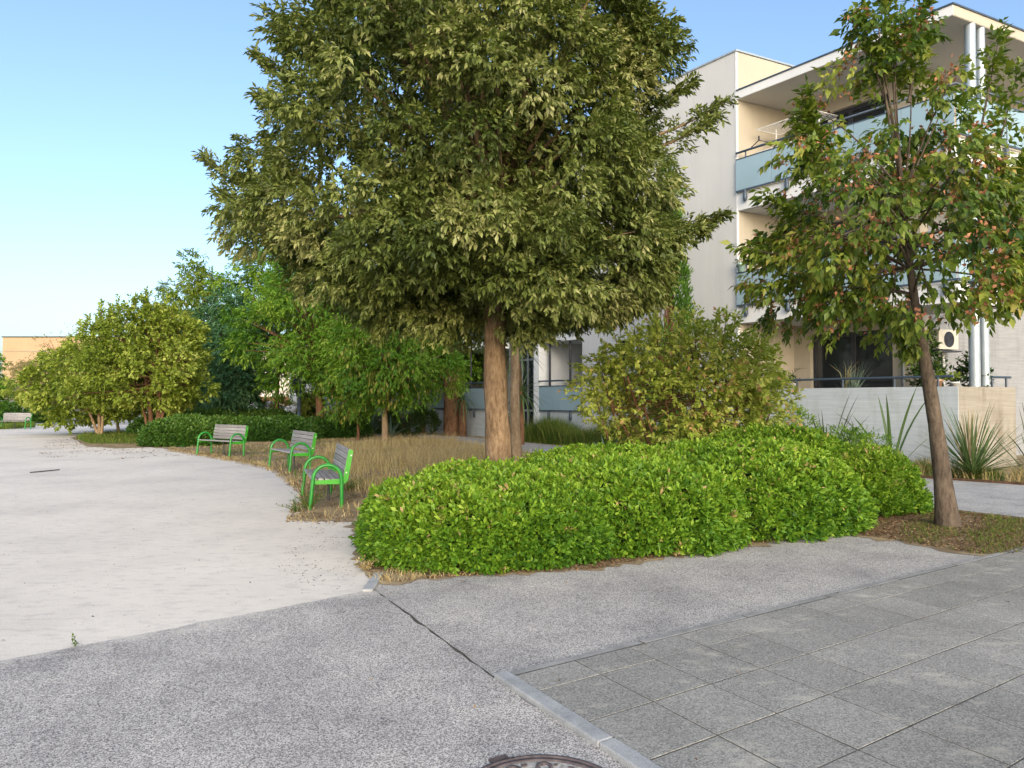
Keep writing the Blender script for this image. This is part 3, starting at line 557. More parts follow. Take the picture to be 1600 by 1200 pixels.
def foliage(parent, c, rx, rz, n, ll, lw, mat, name='foliage', up=.6, nl=6):
    d = rnd_dirs(n); p = np.array(c) + d * rng.uniform(.25, 1, (n, 1)) * np.array([rx, rx, rz])
    D = d + np.array([0, 0, up])
    put(name, tri_mesh(name, [sprigs(p, D, nl, ll * 1.3, ll, lw, rng.normal(.5, .2, n))]), mat, parent, kind='stuff')
e = pot(B(.25, -.12, 5.22), .12, .24, 'mint', 'planter', 'mint green flower pot hung at the left end of the first floor rail', 'flower pot'); foliage(e, B(.25, -.12, 5.5), .1, .1, 14, .07, .03, 'leaf_dark')
one('balcony_clutter', lambda b: (b.box(B(.95, .5, 5.0), (.5, .4, .7), 0, Matrix.Rotation(R(-52), 3, 'Z')), b.tube([B(.8, .3, 5.3), B(1.0, .3, 5.48), B(1.25, .3, 5.34)], .06, 8)), 'dark_cloth', label='dark covered box behind the first floor balcony glass', cat='box')
e = pot(B(5.0, .35, 1.82), .13, .24, 'terracotta', 'potted_plant', 'terracotta pot on the terrace wall left of the steel columns', 'potted plant'); foliage(e, B(5.0, .35, 2.1), .14, .12, 20, .06, .03, 'leaf_yellow')
e = pot(B(5.35, .4, 1.82), .1, .18, 'white_pot', 'potted_plant', 'small white pot with yellow leaves beside the steel columns', 'potted plant'); foliage(e, B(5.35, .4, 2.08), .14, .1, 20, .06, .03, 'leaf_yellow')
e = pot(B(1.45, .32, 1.86), .1, .17, 'white_pot', 'potted_plant', 'small white pot on the terrace in front of the dark sliding door', 'potted plant'); foliage(e, B(1.45, .32, 2.1), .12, .1, 20, .06, .03, 'leaf_dark')
e = pot(B(4.55, .9, .95), .2, .4, 'terracotta', 'potted_shrub', 'tall dark green potted shrub with a pointed top on the terrace', 'potted shrub')
one('stem', lambda b: b.tube([B(4.55, .9, 1.3), B(4.55, .9, 3.3)], [.02, .008], 6), 'bark_dark', e); foliage(e, B(4.55, .9, 2.1), .42, .5, 170, .1, .06, 'leaf_dark'); foliage(e, B(4.5, .9, 2.9), .16, .5, 60, .1, .06, 'leaf_dark')
e = pot(B(5.2, 1.3, .95), .18, .35, 'terracotta', 'potted_shrub', 'rounded dark green potted shrub close against the steel columns', 'potted shrub'); foliage(e, B(5.2, 1.3, 2.1), .33, .5, 150, .1, .06, 'leaf_dark')
# small palm beside the loggia side wall
pl = empty('potted_palm', B(.55, .9, .95), 'small feathery palm on the terrace just right of the pale side wall', 'palm')
one('pot', lambda b: b.lathe(B(.55, .9, .95), [(0, 0), (.15, 0), (.2, .35), (.17, .35), (0, .3)], 16), 'terracotta', pl)
for k in range(9):
    a = 2 * PI * k / 9 + .3; tip = np.array(B(.55, .9, 1.9)) + np.array([math.cos(a) * .75, math.sin(a) * .75, .25 + .3 * (k % 2)]); c0 = np.array(B(.55, .9, 1.3))
    cv = bez(c0, (c0 + tip) / 2 + np.array([0, 0, .55]), tip, 14); dd = unit(np.gradient(cv, axis=0)); sd_ = unit(np.cross(dd, [0, 0, 1.]))
    pts = np.concatenate([cv[3:], cv[3:]]); D = np.concatenate([sd_[3:] + dd[3:] * .8, -sd_[3:] + dd[3:] * .8])
    put('frond', tri_mesh('frond', [leaves(pts, D, np.tile([0, 0, 1.], (len(pts), 1)), .26, .022, np.full(len(pts), .5)), tubes([(cv, np.full(len(cv), .008))], 4)]), 'leaf_dark', pl)
gr_ = empty('ornamental_grass', B(2.75, .8, .95), 'pale feathery ornamental grass on the terrace at the right of the sliding door', 'grass plant')
one('pot', lambda b: b.lathe(B(2.75, .8, .95), [(0, 0), (.15, 0), (.2, .35), (.17, .35), (0, .3)], 16), 'white_pot', gr_)
def blades(base, n, h, spread, w, lean=.5, rad=.06):
    base = np.asarray(base, float); az = rng.uniform(0, 6.28, n); hh = h * rng.uniform(.55, 1.1, n); ls = spread * rng.uniform(.1, 1, n)
    b0 = base + np.stack([np.cos(az) * rad * rng.uniform(0, 1, n), np.sin(az) * rad * rng.uniform(0, 1, n), np.zeros(n)], 1)
    return blade_geo(b0, az, hh, ls, w)
def blade_geo(b0, az, hh, ls, w, tint=None, mi=0, seg=3):
    n = len(b0); out = np.stack([np.cos(az), np.sin(az), np.zeros(n)], 1); rr = rng.uniform(0, 6.28, n); side = np.stack([np.cos(rr), np.sin(rr), np.zeros(n)], 1)
    w = np.broadcast_to(w, (n,)); v = np.empty((n, 5, 3), np.float32)
    m = b0 + out * (ls * .3)[:, None]; m[:, 2] += hh * .62
    t = b0 + out * ls[:, None]; t[:, 2] += hh
    v[:, 0] = b0 - side * (w / 2)[:, None]; v[:, 1] = b0 + side * (w / 2)[:, None]; v[:, 2] = m - side * (w * .4)[:, None]; v[:, 3] = m + side * (w * .4)[:, None]; v[:, 4] = t
    T = (np.arange(n)[:, None, None] * 5 + np.array([[0, 1, 3], [0, 3, 2], [2, 3, 4]])).reshape(-1, 3)
    tt = rng.normal(.5, .22, n).clip(0, 1) if tint is None else np.clip(tint, 0, 1)
    return (v.reshape(-1, 3), T, mi, np.repeat(tt, 5))
put('blades', tri_mesh('blades', [blades(B(2.75, .8, 1.25), 120, 1.3, .5, .014)]), 'blade_blue', gr_, kind='stuff')
put('plumes', tri_mesh('plumes', [blades(B(2.6, .75, 1.9), 9, .7, .5, .028)]), 'straw', gr_, kind='stuff')
# air conditioner
ac = empty('air_conditioner', B(3.9, 2.0, 2.9), 'ivory air conditioner unit hung on the grey wall of the terrace', 'air conditioner')
rotw = Matrix.Rotation(math.atan2(W.y, W.x), 3, 'Z'); acc = B(3.8, 2.7, 3.15)
o = one('casing', lambda b: b.box(acc, (.8, .3, .52), 0, rotw), 'ac', ac); bevel(o, .02)
nrm = Vector((W.y, -W.x, 0)); one('fan_grille', lambda b: [b.tube([acc + nrm * .156 + (W * math.cos(t) + Vector((0, 0, 1)) * math.sin(t)) * r_ for t in np.linspace(0, 2 * PI, 25)], .006, 4) for r_ in (.05, .1, .15, .2)], 'frame', ac)
one('fan_disc', lambda b: b.add([acc + nrm * .151 + (W * math.cos(t) + Vector((0, 0, 1)) * math.sin(t)) * .2 for t in np.linspace(0, 2 * PI, 24, endpoint=False)], [tuple(range(24))]), 'frame', ac)  # flat dark disc on the casing behind the grille rings
one('wall_bracket', lambda b: b.box(acc - Vector((0, 0, .3)), (1.0, .34, .03), 0, rotw), 'frame', ac)

# ------------------------------------------------------------------ distant buildings, cars, street things
def far_block(name, x0, x1, Y0, Y1, z1, mat, label, extra=None):
    e = empty(name, ((x0 + x1) / 2, Y0, 0), label, 'building')
    one('wall', lambda b: b.box(((x0 + x1) / 2, (Y0 + Y1) / 2, z1 / 2), (x1 - x0, Y1 - Y0, z1)), mat, e)
    return e
Y = 92; xl, xr = XY(3, Y), XY(330, Y)
e = empty('flat_roofed_hall', ((xl + xr) / 2, Y, 0), 'orange clad flat roofed hall with a dark recessed base in the far left distance', 'building')
one('wall', lambda b: b.box(((xl + xr) / 2, Y + 8, 6.7), (xr - xl, 16, 6.2)), 'far_orange', e); one('base', lambda b: b.box(((xl + xr) / 2 + .6, Y + 9, 1.8), (xr - xl - 1.2, 14, 3.6)), 'dark_leg', e)
one('roof_edge', lambda b: b.box(((xl + xr) / 2, Y + 8, 9.86), (xr - xl + .2, 16.2, .12)), 'frame', e)
one('cladding_joint', lambda b: b.box(((xl + xr) / 2, Y - .02, 7.95), (xr - xl, .06, .06)), 'conc_beige', e)
w = one('window', lambda b: b.box((XY(94, Y), Y - .02, 4.6), (1.5, .1, 1.5)), 'white_paint', e); one('pane', lambda b: b.box((XY(94, Y), Y - .08, 4.6), (1.2, .06, 1.2)), 'pane', w)
e = far_block('cream_house', XY(345, 74), XY(470, 74), 74, 84, 6.5, 'far_cream', 'cream rendered house glimpsed behind the parked cars under the trees'); one('plinth', lambda b: b.box((XY(405, 74), 73.9, .95), (9, .3, 1.9)), 'bark_brown', e)
e = far_block('pale_annex', XY(452, 52), XY(494, 52), 52, 60, 5.0, 'white_wall', 'narrow pale grey building end seen left of the second lamp post')
w = one('window', lambda b: b.box((XY(462, 52), 51.98, 2.9), (.7, .08, .9)), 'frame', e); one('pane', lambda b: b.box((XY(462, 52), 51.93, 2.9), (.56, .06, .76)), 'pane', w)
def car(loc, rz, label, paint):
    e = empty('parked_car', loc, label, 'car', 'white cars parked beyond the trees')
    prof = [(-2.1, .35), (-2.12, .75), (-1.95, .95), (-1.45, 1.0), (-.75, 1.42), (.55, 1.46), (1.35, 1.08), (1.95, .98), (2.1, .7), (2.08, .35)]
    b = MB(); n = len(prof)
    for y, k in ((-.85, 0), (.85, 1)): b.v += [(x, y * (1 if z < 1.05 else .82), z) for x, z in prof]
    b.f = [tuple(range(n - 1, -1, -1)), tuple(range(n, 2 * n))] + [(i, (i + 1) % n, n + (i + 1) % n, n + i) for i in range(n)]; b.m = [0] * len(b.f); b.sm = [False] * len(b.f)
    o = put('body', b.mesh('car_body'), paint, e, world=False); bevel(o, .07, 3)
    for s in (-1, 1):
        for x0, x1 in ((-1.15, -.2), (-.12, .95)):
            bb = MB(); pts = [(x0 + (.0 if x0 > -1 else .0), 1.02), (x1, 1.02), (x1 - (.35 if x1 > .5 else 0), 1.36), (x0 + (.42 if x0 < -1 else 0), 1.36)]
            bb.add([(x, s * (.868 if z < 1.1 else .72), z) for x, z in pts] + [(x, s * (.84 if z < 1.1 else .69), z) for x, z in pts], [(0, 1, 2, 3), (7, 6, 5, 4), (0, 4, 5, 1), (1, 5, 6, 2), (2, 6, 7, 3), (3, 7, 4, 0)]); put('side_window', bb.mesh('side_window'), 'pane', e, world=False)
        for x in (-1.3, 1.3):
            wv = MB(); wv.tube([(x, s * .70, .32), (x, s * .90, .32)], .32, 20); t = put('wheel', wv.mesh('wheel'), 'tyre', e, world=False)
            wr = MB(); wr.tube([(x, s * .86, .32), (x, s * .912, .32)], .2, 16); put('rim', wr.mesh('rim'), 'steel', t, world=False)
        hb = MB(); hb.box((2.03, s * .62, .78), (.16, .34, .14)); put('headlight', hb.mesh('headlight'), 'white_wire', e, world=False)
    ws = MB(); ws.add([(.62, -.62, 1.44), (.62, .62, 1.44), (1.36, .72, 1.10), (1.36, -.72, 1.10), (.6, -.62, 1.40), (.6, .62, 1.40), (1.3, .72, 1.06), (1.3, -.72, 1.06)], [(0, 3, 2, 1), (4, 5, 6, 7), (0, 1, 5, 4), (2, 3, 7, 6), (1, 2, 6, 5), (3, 0, 4, 7)]); put('windscreen', ws.mesh('windscreen'), 'pane', e, world=False)
    e.rotation_euler.z = rz; return e
car((XY(416, 56), 56, 0), R(8), 'white parked car seen between the trunks, the nearer of the two', 'car_paint')
car((XY(398, 60), 60, 0), R(8), 'white parked car partly hidden behind the nearer white car', 'car_paint')
poly('street', [(-60, 46.2), (-9, 44.5), (-3, 72), (-60, 72)], -0.004, 'asphalt_b', kind='structure')
def lamp_post(px, Y, r, label, h=4.6, mat='lamp_post'):
    c = Vector((XY(px, Y), Y, 0)); e = empty('lamp_post', c, label, 'lamp post', 'lamp posts along the garden')
    one('pole', lambda b: b.tube([c, c + Vector((0, 0, .06)), c + Vector((0, 0, .061)), c + Vector((0, 0, h))], [r * 1.9, r * 1.9, r, r * .8], 14), mat, e)
    one('lamp_head', lambda b: b.lathe(c + Vector((0, 0, h - .1)), [(0, 0), (.06, 0), (.24, .12), (.25, .17), (.1, .26), (0, .27)], 18), mat, e)
lamp_post(467.5, 30.5, .085, 'dark slate lamp post standing behind the middle bench'); lamp_post(358.5, 38, .085, 'dark slate lamp post seen between the far left bench and the cars')
lamp_post(305, 41, .085, 'dark slate lamp post beside the many stemmed tree'); lamp_post(767, 13.0, .055, 'slim grey post close against the left side of the big trunk', 3.9, 'post_grey')
for i, (px, Y, w_) in enumerate(((105.5, 52, 'first'), (114, 56, 'second'), (163.5, 52, 'third'), (166.8, 56, 'fourth'))):
    c = Vector((XY(px, Y), Y, -.004)); one('bollard', lambda b: b.lathe(c, [(.11, 0), (.11, .02), (.07, .02), (.07, .95), (.06, 1.0), (0, 1.02)], 14), 'post_grey', label='slim grey bollard at the end of the gravel, %s from the left' % w_, cat='bollard', group='bollards at the far street')
c = Vector((XY(36.5, 47), 47, 0)); e = empty('street_sign', c, 'small blue street sign on a thin post behind the far left bench', 'sign')
one('post', lambda b: b.tube([c, c + Vector((0, 0, 1.85))], .03, 8), 'post_grey', e)
for dx, rz in ((-.13, R(25)), (.13, R(-20))): one('panel', lambda b: b.box(c + Vector((dx, -.05, 1.62)), (.26, .025, .26), 0, Matrix.Rotation(rz, 3, 'Z')), 'blue_sign', e)

# ------------------------------------------------------------------ benches (local axes: x along the seat, y backwards)
def make_bench(L=1.5):
    e = empty('park_bench', (0, 0, 0), 'x', 'bench', 'green framed benches round the gravel yard')
    tb = R(11)
    sl = MB(); sl.box((0, 0, 0), (L, .074, .032)); sm = sl.mesh('slat'); sm.materials.append(M['slat'])
    for i in range(5):
        o = put('seat_slat', sm, None, e, world=False); o.location = (0, -.18 + i * .094, .435 - .006 * i); o.rotation_euler.x = R(-3.5); bevel(o, .006)
    for i in range(5):
        o = put('back_slat', sm, None, e, world=False); t = .04 + i * .084; o.location = (0, .245 + math.sin(tb) * t, .46 + math.cos(tb) * t); o.rotation_euler.x = R(90) - tb; bevel(o, .006)
    for s in (-1, 1):
        x = s * (L / 2 + .028); hp = [(x, -.245, 0), (x, -.222, .22), (x, -.205, .40)]
        for k in range(0, 13): a = PI - PI * k / 12; hp.append((x, .0 + math.cos(a) * .20, .44 + math.sin(a) * .20))
        hp += [(x, .205, .38), (x, .208, .2), (x, .208, 0)]
        b = MB(); b.tube(hp, .027, 12); put('arm_hoop', b.mesh('arm_hoop'), 'green', e, world=False)
        xp = s * (L / 2 + .001)
        pb = MB(); pts = [(-.22, .36), (.24, .345), (.30, .36), (.42, .93), (.385, .94), (.33, .93), (.235, .425), (-.22, .418)]
        pts = [(-.21, .365), (.25, .35), (.30, .40), (.375, .83), (.35, .855), (.305, .85), (.228, .43), (-.21, .417)]
        vs = [(xp - .004, y, z) for y, z in pts] + [(xp + .004, y, z) for y, z in pts]; n = len(pts)
        pb.add(vs, [tuple(range(n - 1, -1, -1)), tuple(range(n, 2 * n))] + [(i, (i + 1) % n, n + (i + 1) % n, n + i) for i in range(n)])
        pl_ = put('side_plate', pb.mesh('side_plate'), 'green_plate', e, world=False)
        for y, z in ((.345, .77), (.275, .52)):
            bb = MB(); bb.tube([(xp + s * .002, y, z), (xp + s * .012, y, z)], .011, 10); put('bolt', bb.mesh('bolt'), 'bolt', pl_, world=False)
    b = MB(); b.tube([(0, .1, 0), (0, .1, .42)], .02, 8); put('centre_leg', b.mesh('centre_leg'), 'dark_leg', e, world=False)
    return e
b0 = make_bench()
def seat_at(bn, near, far, label):
    n = near; f = far; a = (n - f); c = (n + f) / 2; ang = math.atan2(a.y, a.x)     # local +x points to the near end, local -y is the front
    bn.rotation_euler.z = ang; fy = Vector((math.sin(ang), -math.cos(ang), 0)); bn.location = (c.x - fy.x * .245, c.y - fy.y * .245, .0); bn['label'] = label
bs_ = [b0, copy_tree(b0), copy_tree(b0), copy_tree(b0)]
def fixlen(n, f, L=1.556):
    c = (n + f) / 2; d = (n - f).normalized(); return c + d * L / 2, c - d * L / 2
seat_at(bs_[0], *fixlen(G(484, 797), G(472, 775)), 'green framed slatted bench nearest the camera beside the bright hedge')
seat_at(bs_[1], *fixlen(G(450, 739), G(422, 731)), 'green framed slatted bench in the middle of the row of three')
seat_at(bs_[2], *fixlen(G(358, 715), G(307.5, 711)), 'green framed slatted bench in front of the long low hedge')
seat_at(bs_[3], *fixlen(G(42, 671), G(-10, 671)), 'small distant green bench at the far left edge by the blue sign')

# ------------------------------------------------------------------ trees
def profile(pr, z):
    zs = [a for a, _ in pr]; rs = [b for _, b in pr]; return np.interp(z, zs, rs)
def tree(name, label, base, top, prof, cx, mat_leaf, mat_bark, r0=.2, nclump=90, nsprig=40, nleaf=8, ll=.09, lw=.035, tlen=.16, csize=(.35, .7),
         droop=.15, wide=.5, spread=.9, cat='tree', group=None, lean=None, sprays=(), inner=.25, stems=None, tint0=.5, fruit=None, amp=.2, limb_r=.05, taper=.35, tv=.13, skirt=0, seed=1, ymul=1.0, zs=.75, pods=None, upn=.8, fill=0):
    """base: trunk foot; top: point where the trunk ends; prof: (z, radius) envelope; cx: function z -> (x, y) of the crown's axis"""
    global rng, SIMPLE
    SIMPLE = base[1] > 16 or nclump > 400
    rng = np.random.default_rng(seed); base = np.array(base, float); top = np.array(top, float)
    e = empty(name, base, label, cat, group)
    z0, z1 = prof[0][0], prof[-1][0]
    zz = np.linspace(z0, z1, 200); wgt = profile(prof, zz) ** 1.3 + .05; wgt /= wgt.sum()
    cz = rng.choice(zz, nclump, p=wgt) + rng.normal(0, .05, nclump); az = rng.uniform(0, 2 * PI, nclump)
    wob = 1 + amp * (np.sin(az * 3 + cz * 1.7 + seed) * .5 + np.sin(az * 5 - cz * 2.6 + seed * 2) * .35 + rng.normal(0, .35, nclump))
    fr = np.where(rng.random(nclump) < inner, rng.uniform(.1, .6, nclump), rng.uniform(.72, 1.0, nclump))
    rad = np.maximum(profile(prof, cz) * wob * fr - csize[0] * .5, 0.02)
    ax = np.array([cx(z) for z in cz]); cc = np.stack([ax[:, 0] + np.cos(az) * rad, ax[:, 1] + np.sin(az) * rad * ymul, cz], 1)
    out = np.stack([np.cos(az), np.sin(az), np.clip((cz - z0) / max(z1 - z0, .1) - .35, -.4, .8)], 1); out = unit(out)
    size = rng.uniform(*csize, nclump)
    cnt = np.maximum((nsprig * (size / np.mean(size)) ** 2).astype(int), 4); idx = np.repeat(np.arange(nclump), cnt); n = len(idx)
    d = unit(rnd_dirs(n) + out[idx] * .55); rr = rng.uniform(.45, 1.0, n) ** .8
    p = cc[idx] + d * (size[idx] * rr)[:, None] * np.array([1, 1, zs])
    D = d * .7 + out[idx] * .5 + rng.normal(0, .3, (n, 3)); D[:, 2] -= droop
    ct = rng.normal(tint0, tv, nclump)
    parts = [sprigs(p, D, nleaf, tlen * rng.uniform(.7, 1.3, n), ll, lw, ct[idx], spread, droop, wide, upn=upn)]
    wood = []
    if skirt:
        k = skirt; ka = rng.uniform(0, 2 * PI, k); kz = prof[0][0] + .1 + rng.uniform(0, 1.1, k) ** 1.3; kr = profile(prof, kz) * rng.uniform(.35, 1.0, k); kx = np.array([cx(z) for z in kz])
        kc = np.stack([kx[:, 0] + np.cos(ka) * kr, kx[:, 1] + np.sin(ka) * kr, kz], 1); ki = np.repeat(np.arange(k), nsprig); kn = len(ki); kd = rnd_dirs(kn)
        kp = kc[ki] + kd * (rng.uniform(.25, 1, kn) * rng.uniform(.25, .42, k)[ki])[:, None] * np.array([1, 1, .7]); kD = kd * .6 + np.stack([np.cos(ka), np.sin(ka), np.full(k, -.4)], 1)[ki] * .6
        parts.append(sprigs(kp, kD, nleaf, tlen, ll, lw, rng.normal(tint0, tv, k)[ki], spread, droop, wide))
    if fill:
        fz = rng.choice(zz, fill, p=wgt); fa = rng.uniform(0, 2 * PI, fill); frr = profile(prof, fz) * np.sqrt(rng.uniform(.0, .62, fill)); fx = np.array([cx(z) for z in fz])
        fp = np.stack([fx[:, 0] + np.cos(fa) * frr, fx[:, 1] + np.sin(fa) * frr * ymul, fz], 1); parts.append(sprigs(fp, rnd_dirs(fill), nleaf, tlen, ll * 1.25, lw * 1.25, rng.normal(tint0, .15, fill), spread, droop, wide))
    # protruding sprays: (tip, start, count)
    for tip, st, k in sprays:
        tip = np.array(tip, float); st = np.array(st, float); mid = (tip + st) / 2 + np.array([0, 0, -.08]); t = rng.uniform(.05, 1, k) ** .8
        cv = (1 - t)[:, None] ** 2 * st + 2 * (t * (1 - t))[:, None] * mid + (t ** 2)[:, None] * tip; L = np.linalg.norm(tip - st)
        off = rng.normal(0, 1, (k, 3)) * (.17 * L * (1.05 - t))[:, None] * .8; dd = unit(tip - st)
        parts.append(sprigs(cv + off * np.array([1, 1, .7]), dd + off * 1.6 / max(L, .1) + rng.normal(0, .35, (k, 3)), nleaf, tlen, ll, lw, np.full(k, tint0), spread, droop, wide, upn=upn))
        wood.append((bez(st, mid, tip, 6), np.linspace(.02, .004, 6)))
    if fruit:
        k = fruit[0]; sel = rng.choice(n, k); fp = p[sel] + D[sel] * .05; nf = 9
        offs = rng.normal(0, fruit[1], (k, nf, 3)); b_ = (fp[:, None] + offs).reshape(-1, 3)
        parts.append(leaves(b_, rng.normal(size=b_.shape) + np.array([0, 0, -.7]), rng.normal(size=b_.shape), fruit[2], fruit[2] * .7, rng.uniform(0, 1, len(b_)), .5, .3, mi=1))
    if pods:
        k = pods[0]; sel = rng.choice(n, k); b_ = np.repeat(p[sel], 6, 0) + rng.normal(0, .12, (k * 6, 3)); parts.append(leaves(b_, np.tile([0, 0, -1.], (len(b_), 1)) + rng.normal(0, .15, b_.shape), rng.normal(size=b_.shape), pods[1], pods[2], rng.uniform(0, 1, len(b_)), .5, mi=1))
    mats = [mat_leaf] + (['fruit'] if fruit else []) + (['pod'] if pods and not fruit else [])
    put('crown', tri_mesh('crown', parts), mats, e, kind='stuff')
    # wood
    if stems is None: stems = [(base, top, r0)]
    tops = []
    for sb, stp, r_ in stems:
        sb = np.array(sb, float); stp = np.array(stp, float); m = 14; t = np.linspace(0, 1, m)[:, None]; pts = sb + (stp - sb) * t
        wv = .02 * np.linalg.norm(stp - sb); pts[:, 0] += np.sin(t[:, 0] * 5 + seed) * wv * t[:, 0]; pts[:, 1] += np.cos(t[:, 0] * 4 + seed) * wv * t[:, 0]
        rads = r_ * (1 - taper * t[:, 0]) * (1 + .35 * np.exp(-t[:, 0] * 14)) * (1 + .03 * rng.normal(size=m)); wood.append((pts, rads)); tops.append((pts, rads[-1]))
    nl_ = min(nclump, 70); order = rng.permutation(nclump)[:nl_]
    for k, i in enumerate(order):
        pts, rt = tops[k % len(tops)]; tgt = cc[i]; hz = np.clip((tgt[2] - .6 * np.linalg.norm(tgt[:2] - pts[-1][:2])), pts[len(pts) * 2 // 3][2] + rng.uniform(0, .3) * (pts[-1][2] - pts[0][2]), pts[-1][2]); j = np.argmin(abs(pts[:, 2] - hz)); st = pts[j]
        mid = st * .45 + tgt * .55 + np.array([0, 0, .12]) + rng.normal(0, .08, 3); L = np.linalg.norm(tgt - st); r_ = min(limb_r * (.5 + .22 * L), rt * .7); wood.append((bez(st, mid, tgt, 7), np.linspace(r_, .006, 7)))
    shape = shade(tri_mesh('trunk', [tubes(wood[-(len(order) + len(stems)):][:len(stems)] if False else wood, 9)]))
    put('trunk', shape, mat_bark, e); SIMPLE = False; return e
C = lambda x, y: (lambda z: (x, y))
# the big holm oak
OY = 10.2; ox = XY(783, OY)
def oc(z): return (-.16 + (-.55) * min(max((z - 2.5) / 1.5, 0), 1) + .12 * max(0, z - 5), OY)
ok_prof = [(2.75, 1.4), (3.0, 2.1), (3.5, 2.65), (4.2, 3.0), (5.0, 2.9), (6.0, 2.7), (7.0, 2.45), (8.0, 2.0), (9.0, 1.4), (9.7, .3)]
def pp(x, y, Y): return tuple(P(x, y, Y))
tree('holm_oak', 'large evergreen oak with olive leaves and thick brown trunk behind the hedge', (ox, OY, 0), (ox - .12, OY, 4.6), ok_prof, oc, 'leaf_oak', 'bark_oak', r0=.205, nclump=480, nsprig=62, nleaf=8, ll=.086, lw=.033, tlen=.15, tint0=.54, tv=.17,
     csize=(.24, .52), droop=.3, spread=.8, inner=.2, seed=3, amp=.16, limb_r=.05, skirt=120, fill=2600,
     sprays=[(pp(320, 245, 9.6), pp(450, 345, 9.8), 110), (pp(345, 300, 9.4), pp(470, 380, 9.6), 70), (pp(404, 85, 9.6), pp(520, 160, 9.8), 110), (pp(405, 150, 9.3), pp(520, 200, 9.6), 90), (pp(440, 40, 9.8), pp(540, 110, 10), 90), (pp(1134, 158, 10), pp(1030, 210, 10), 70), (pp(1122, 180, 9.7), pp(1030, 230, 9.8), 50), (pp(1136, 330, 9.8), pp(1040, 370, 10), 70), (pp(1100, 355, 9.7), pp(1020, 350, 9.8), 50),
             (pp(1048, 70, 10), pp(960, 150, 10), 80), (pp(1078, 130, 10), pp(980, 190, 10), 70), (pp(700, 525, 9.8), pp(720, 440, 10), 60), (pp(590, 520, 9.6), pp(620, 440, 9.8), 70), (pp(940, 505, 9.6), pp(910, 430, 9.8), 60), (pp(1000, 470, 9.7), pp(960, 400, 10), 60), (pp(840, 510, 9.4), pp(830, 440, 9.6), 50)])
# paler trunk just behind it
Y = 17.5
tree('evergreen_tree', 'evergreen tree whose pale trunk shows just right of the big oak trunk', (XY(807, Y), Y, 0), (XY(796, Y), Y, 5.0), [(3.4, 1.2), (4.2, 2.2), (5.5, 2.4), (7, 1.8), (8, .5)], C(XY(760, Y), Y), 'leaf_oak', 'bark_pale', r0=.135, nclump=70, nsprig=30, nleaf=6, ll=.14, lw=.05, tlen=.2, csize=(.4, .8), seed=5, droop=.3)
# right-hand young tree
HY = 8.8; hb = np.array((XY(1478, HY), HY, 0)); ht = np.array(P(1412, 300, HY))
def hc(z): t = z / 4.3; return (hb[0] + (ht[0] - hb[0]) * t - .02, HY)
def hpt(x, y, Y=HY): return tuple(P(x, y, Y))
tree('hornbeam_tree', 'young leaning tree with reddish dry fruits and slim dark trunk at the right', tuple(hb), tuple(ht), [(2.55, .95), (2.9, 1.5), (3.5, 1.72), (4.2, 1.55), (4.9, 1.2), (5.5, .75), (6.1, .45), (6.6, .12)], hc, 'leaf_horn', 'bark_dark', r0=.115, nclump=115, nsprig=19, nleaf=7, ll=.108, lw=.05, tlen=.2,
     csize=(.22, .45), droop=.6, wide=.42, spread=.85, inner=.2, seed=8, amp=.25, limb_r=.018, taper=.8, tv=.18, fruit=(400, .05, .06),
     sprays=[(hpt(1265, 150), hpt(1300, 300), 60), (hpt(1255, 180), hpt(1280, 300), 40), (hpt(1560, 60), hpt(1520, 260), 60), (hpt(1590, 110), hpt(1540, 300), 40), (hpt(1385, -15), hpt(1400, 120), 55), (hpt(1350, 40), hpt(1390, 180), 50), (hpt(1440, 10), hpt(1420, 160), 60), (hpt(1165, 385), hpt(1260, 400), 40), (hpt(1200, 310), hpt(1290, 340), 40), (hpt(1590, 430), hpt(1480, 460), 40), (hpt(1595, 470), hpt(1490, 480), 35), (hpt(1600, 250), hpt(1530, 320), 50), (hpt(1420, 545), hpt(1420, 470), 40), (hpt(1330, 470), hpt(1380, 420), 40), (hpt(1610, 340), hpt(1540, 380), 50), (hpt(1190, 450), hpt(1280, 420), 40)])
# pinnate trees behind the benches
def pin(name, label, px, Y, cxp, y_top, y_bot, rpx, mat, seed, nclump=60, bark='bark_brown', r0=.15, ll=.15, shape=None, **k):
    s = Y / F; zt = CH + (624 - y_top) * s; zb = CH + (624 - y_bot) * s; r = rpx * s; h = zt - zb
    pr = shape or [(zb, r * .45), (zb + .15 * h, r * .85), (zb + .4 * h, r), (zb + .7 * h, r * .8), (zb + .9 * h, r * .4), (zt, .1)]
    a = dict(nsprig=34, nleaf=9, lw=ll * .32, tlen=.42, csize=(.45, .85), droop=.45, spread=.75, amp=.2, seed=seed, group='trees behind the benches', fill=250); a.update(k)
    return tree(name, label, (XY(px, Y), Y, 0), (XY(px, Y) * .97 + XY(cxp, Y) * .03, Y, zb + .35 * h), pr, C(XY(cxp, Y), Y), mat, bark, r0=r0, nclump=nclump, ll=ll, **a)
pin('pinnate_tree', 'bright green pinnate leaved tree with a thick brown trunk behind the middle bench', 501, 29.5, 478, 395, 598, 105, 'leaf_bright', 21, 95, r0=.19)
pin('pinnate_tree', 'green tree with slim pale trunk and hanging yellow pods behind the dry grass', 602, 25.6, 612, 470, 622, 95, 'leaf_bright', 22, 75, bark='bark_pale', r0=.12, pods=(260, .22, .07))
pin('pinnate_tree', 'tree with yellow hanging pods between the brown trunk and the pale trunk', 560, 27.5, 545, 480, 640, 42, 'leaf_bright', 27, 26, r0=.06, pods=(320, .22, .07), fill=60)
pin('pinnate_tree', 'tall bright green tree rising behind, its slim trunk over the low hedge', 433, 35, 425, 352, 590, 80, 'leaf_bright', 23, 70, bark='bark_brown', r0=.12, ll=.19)
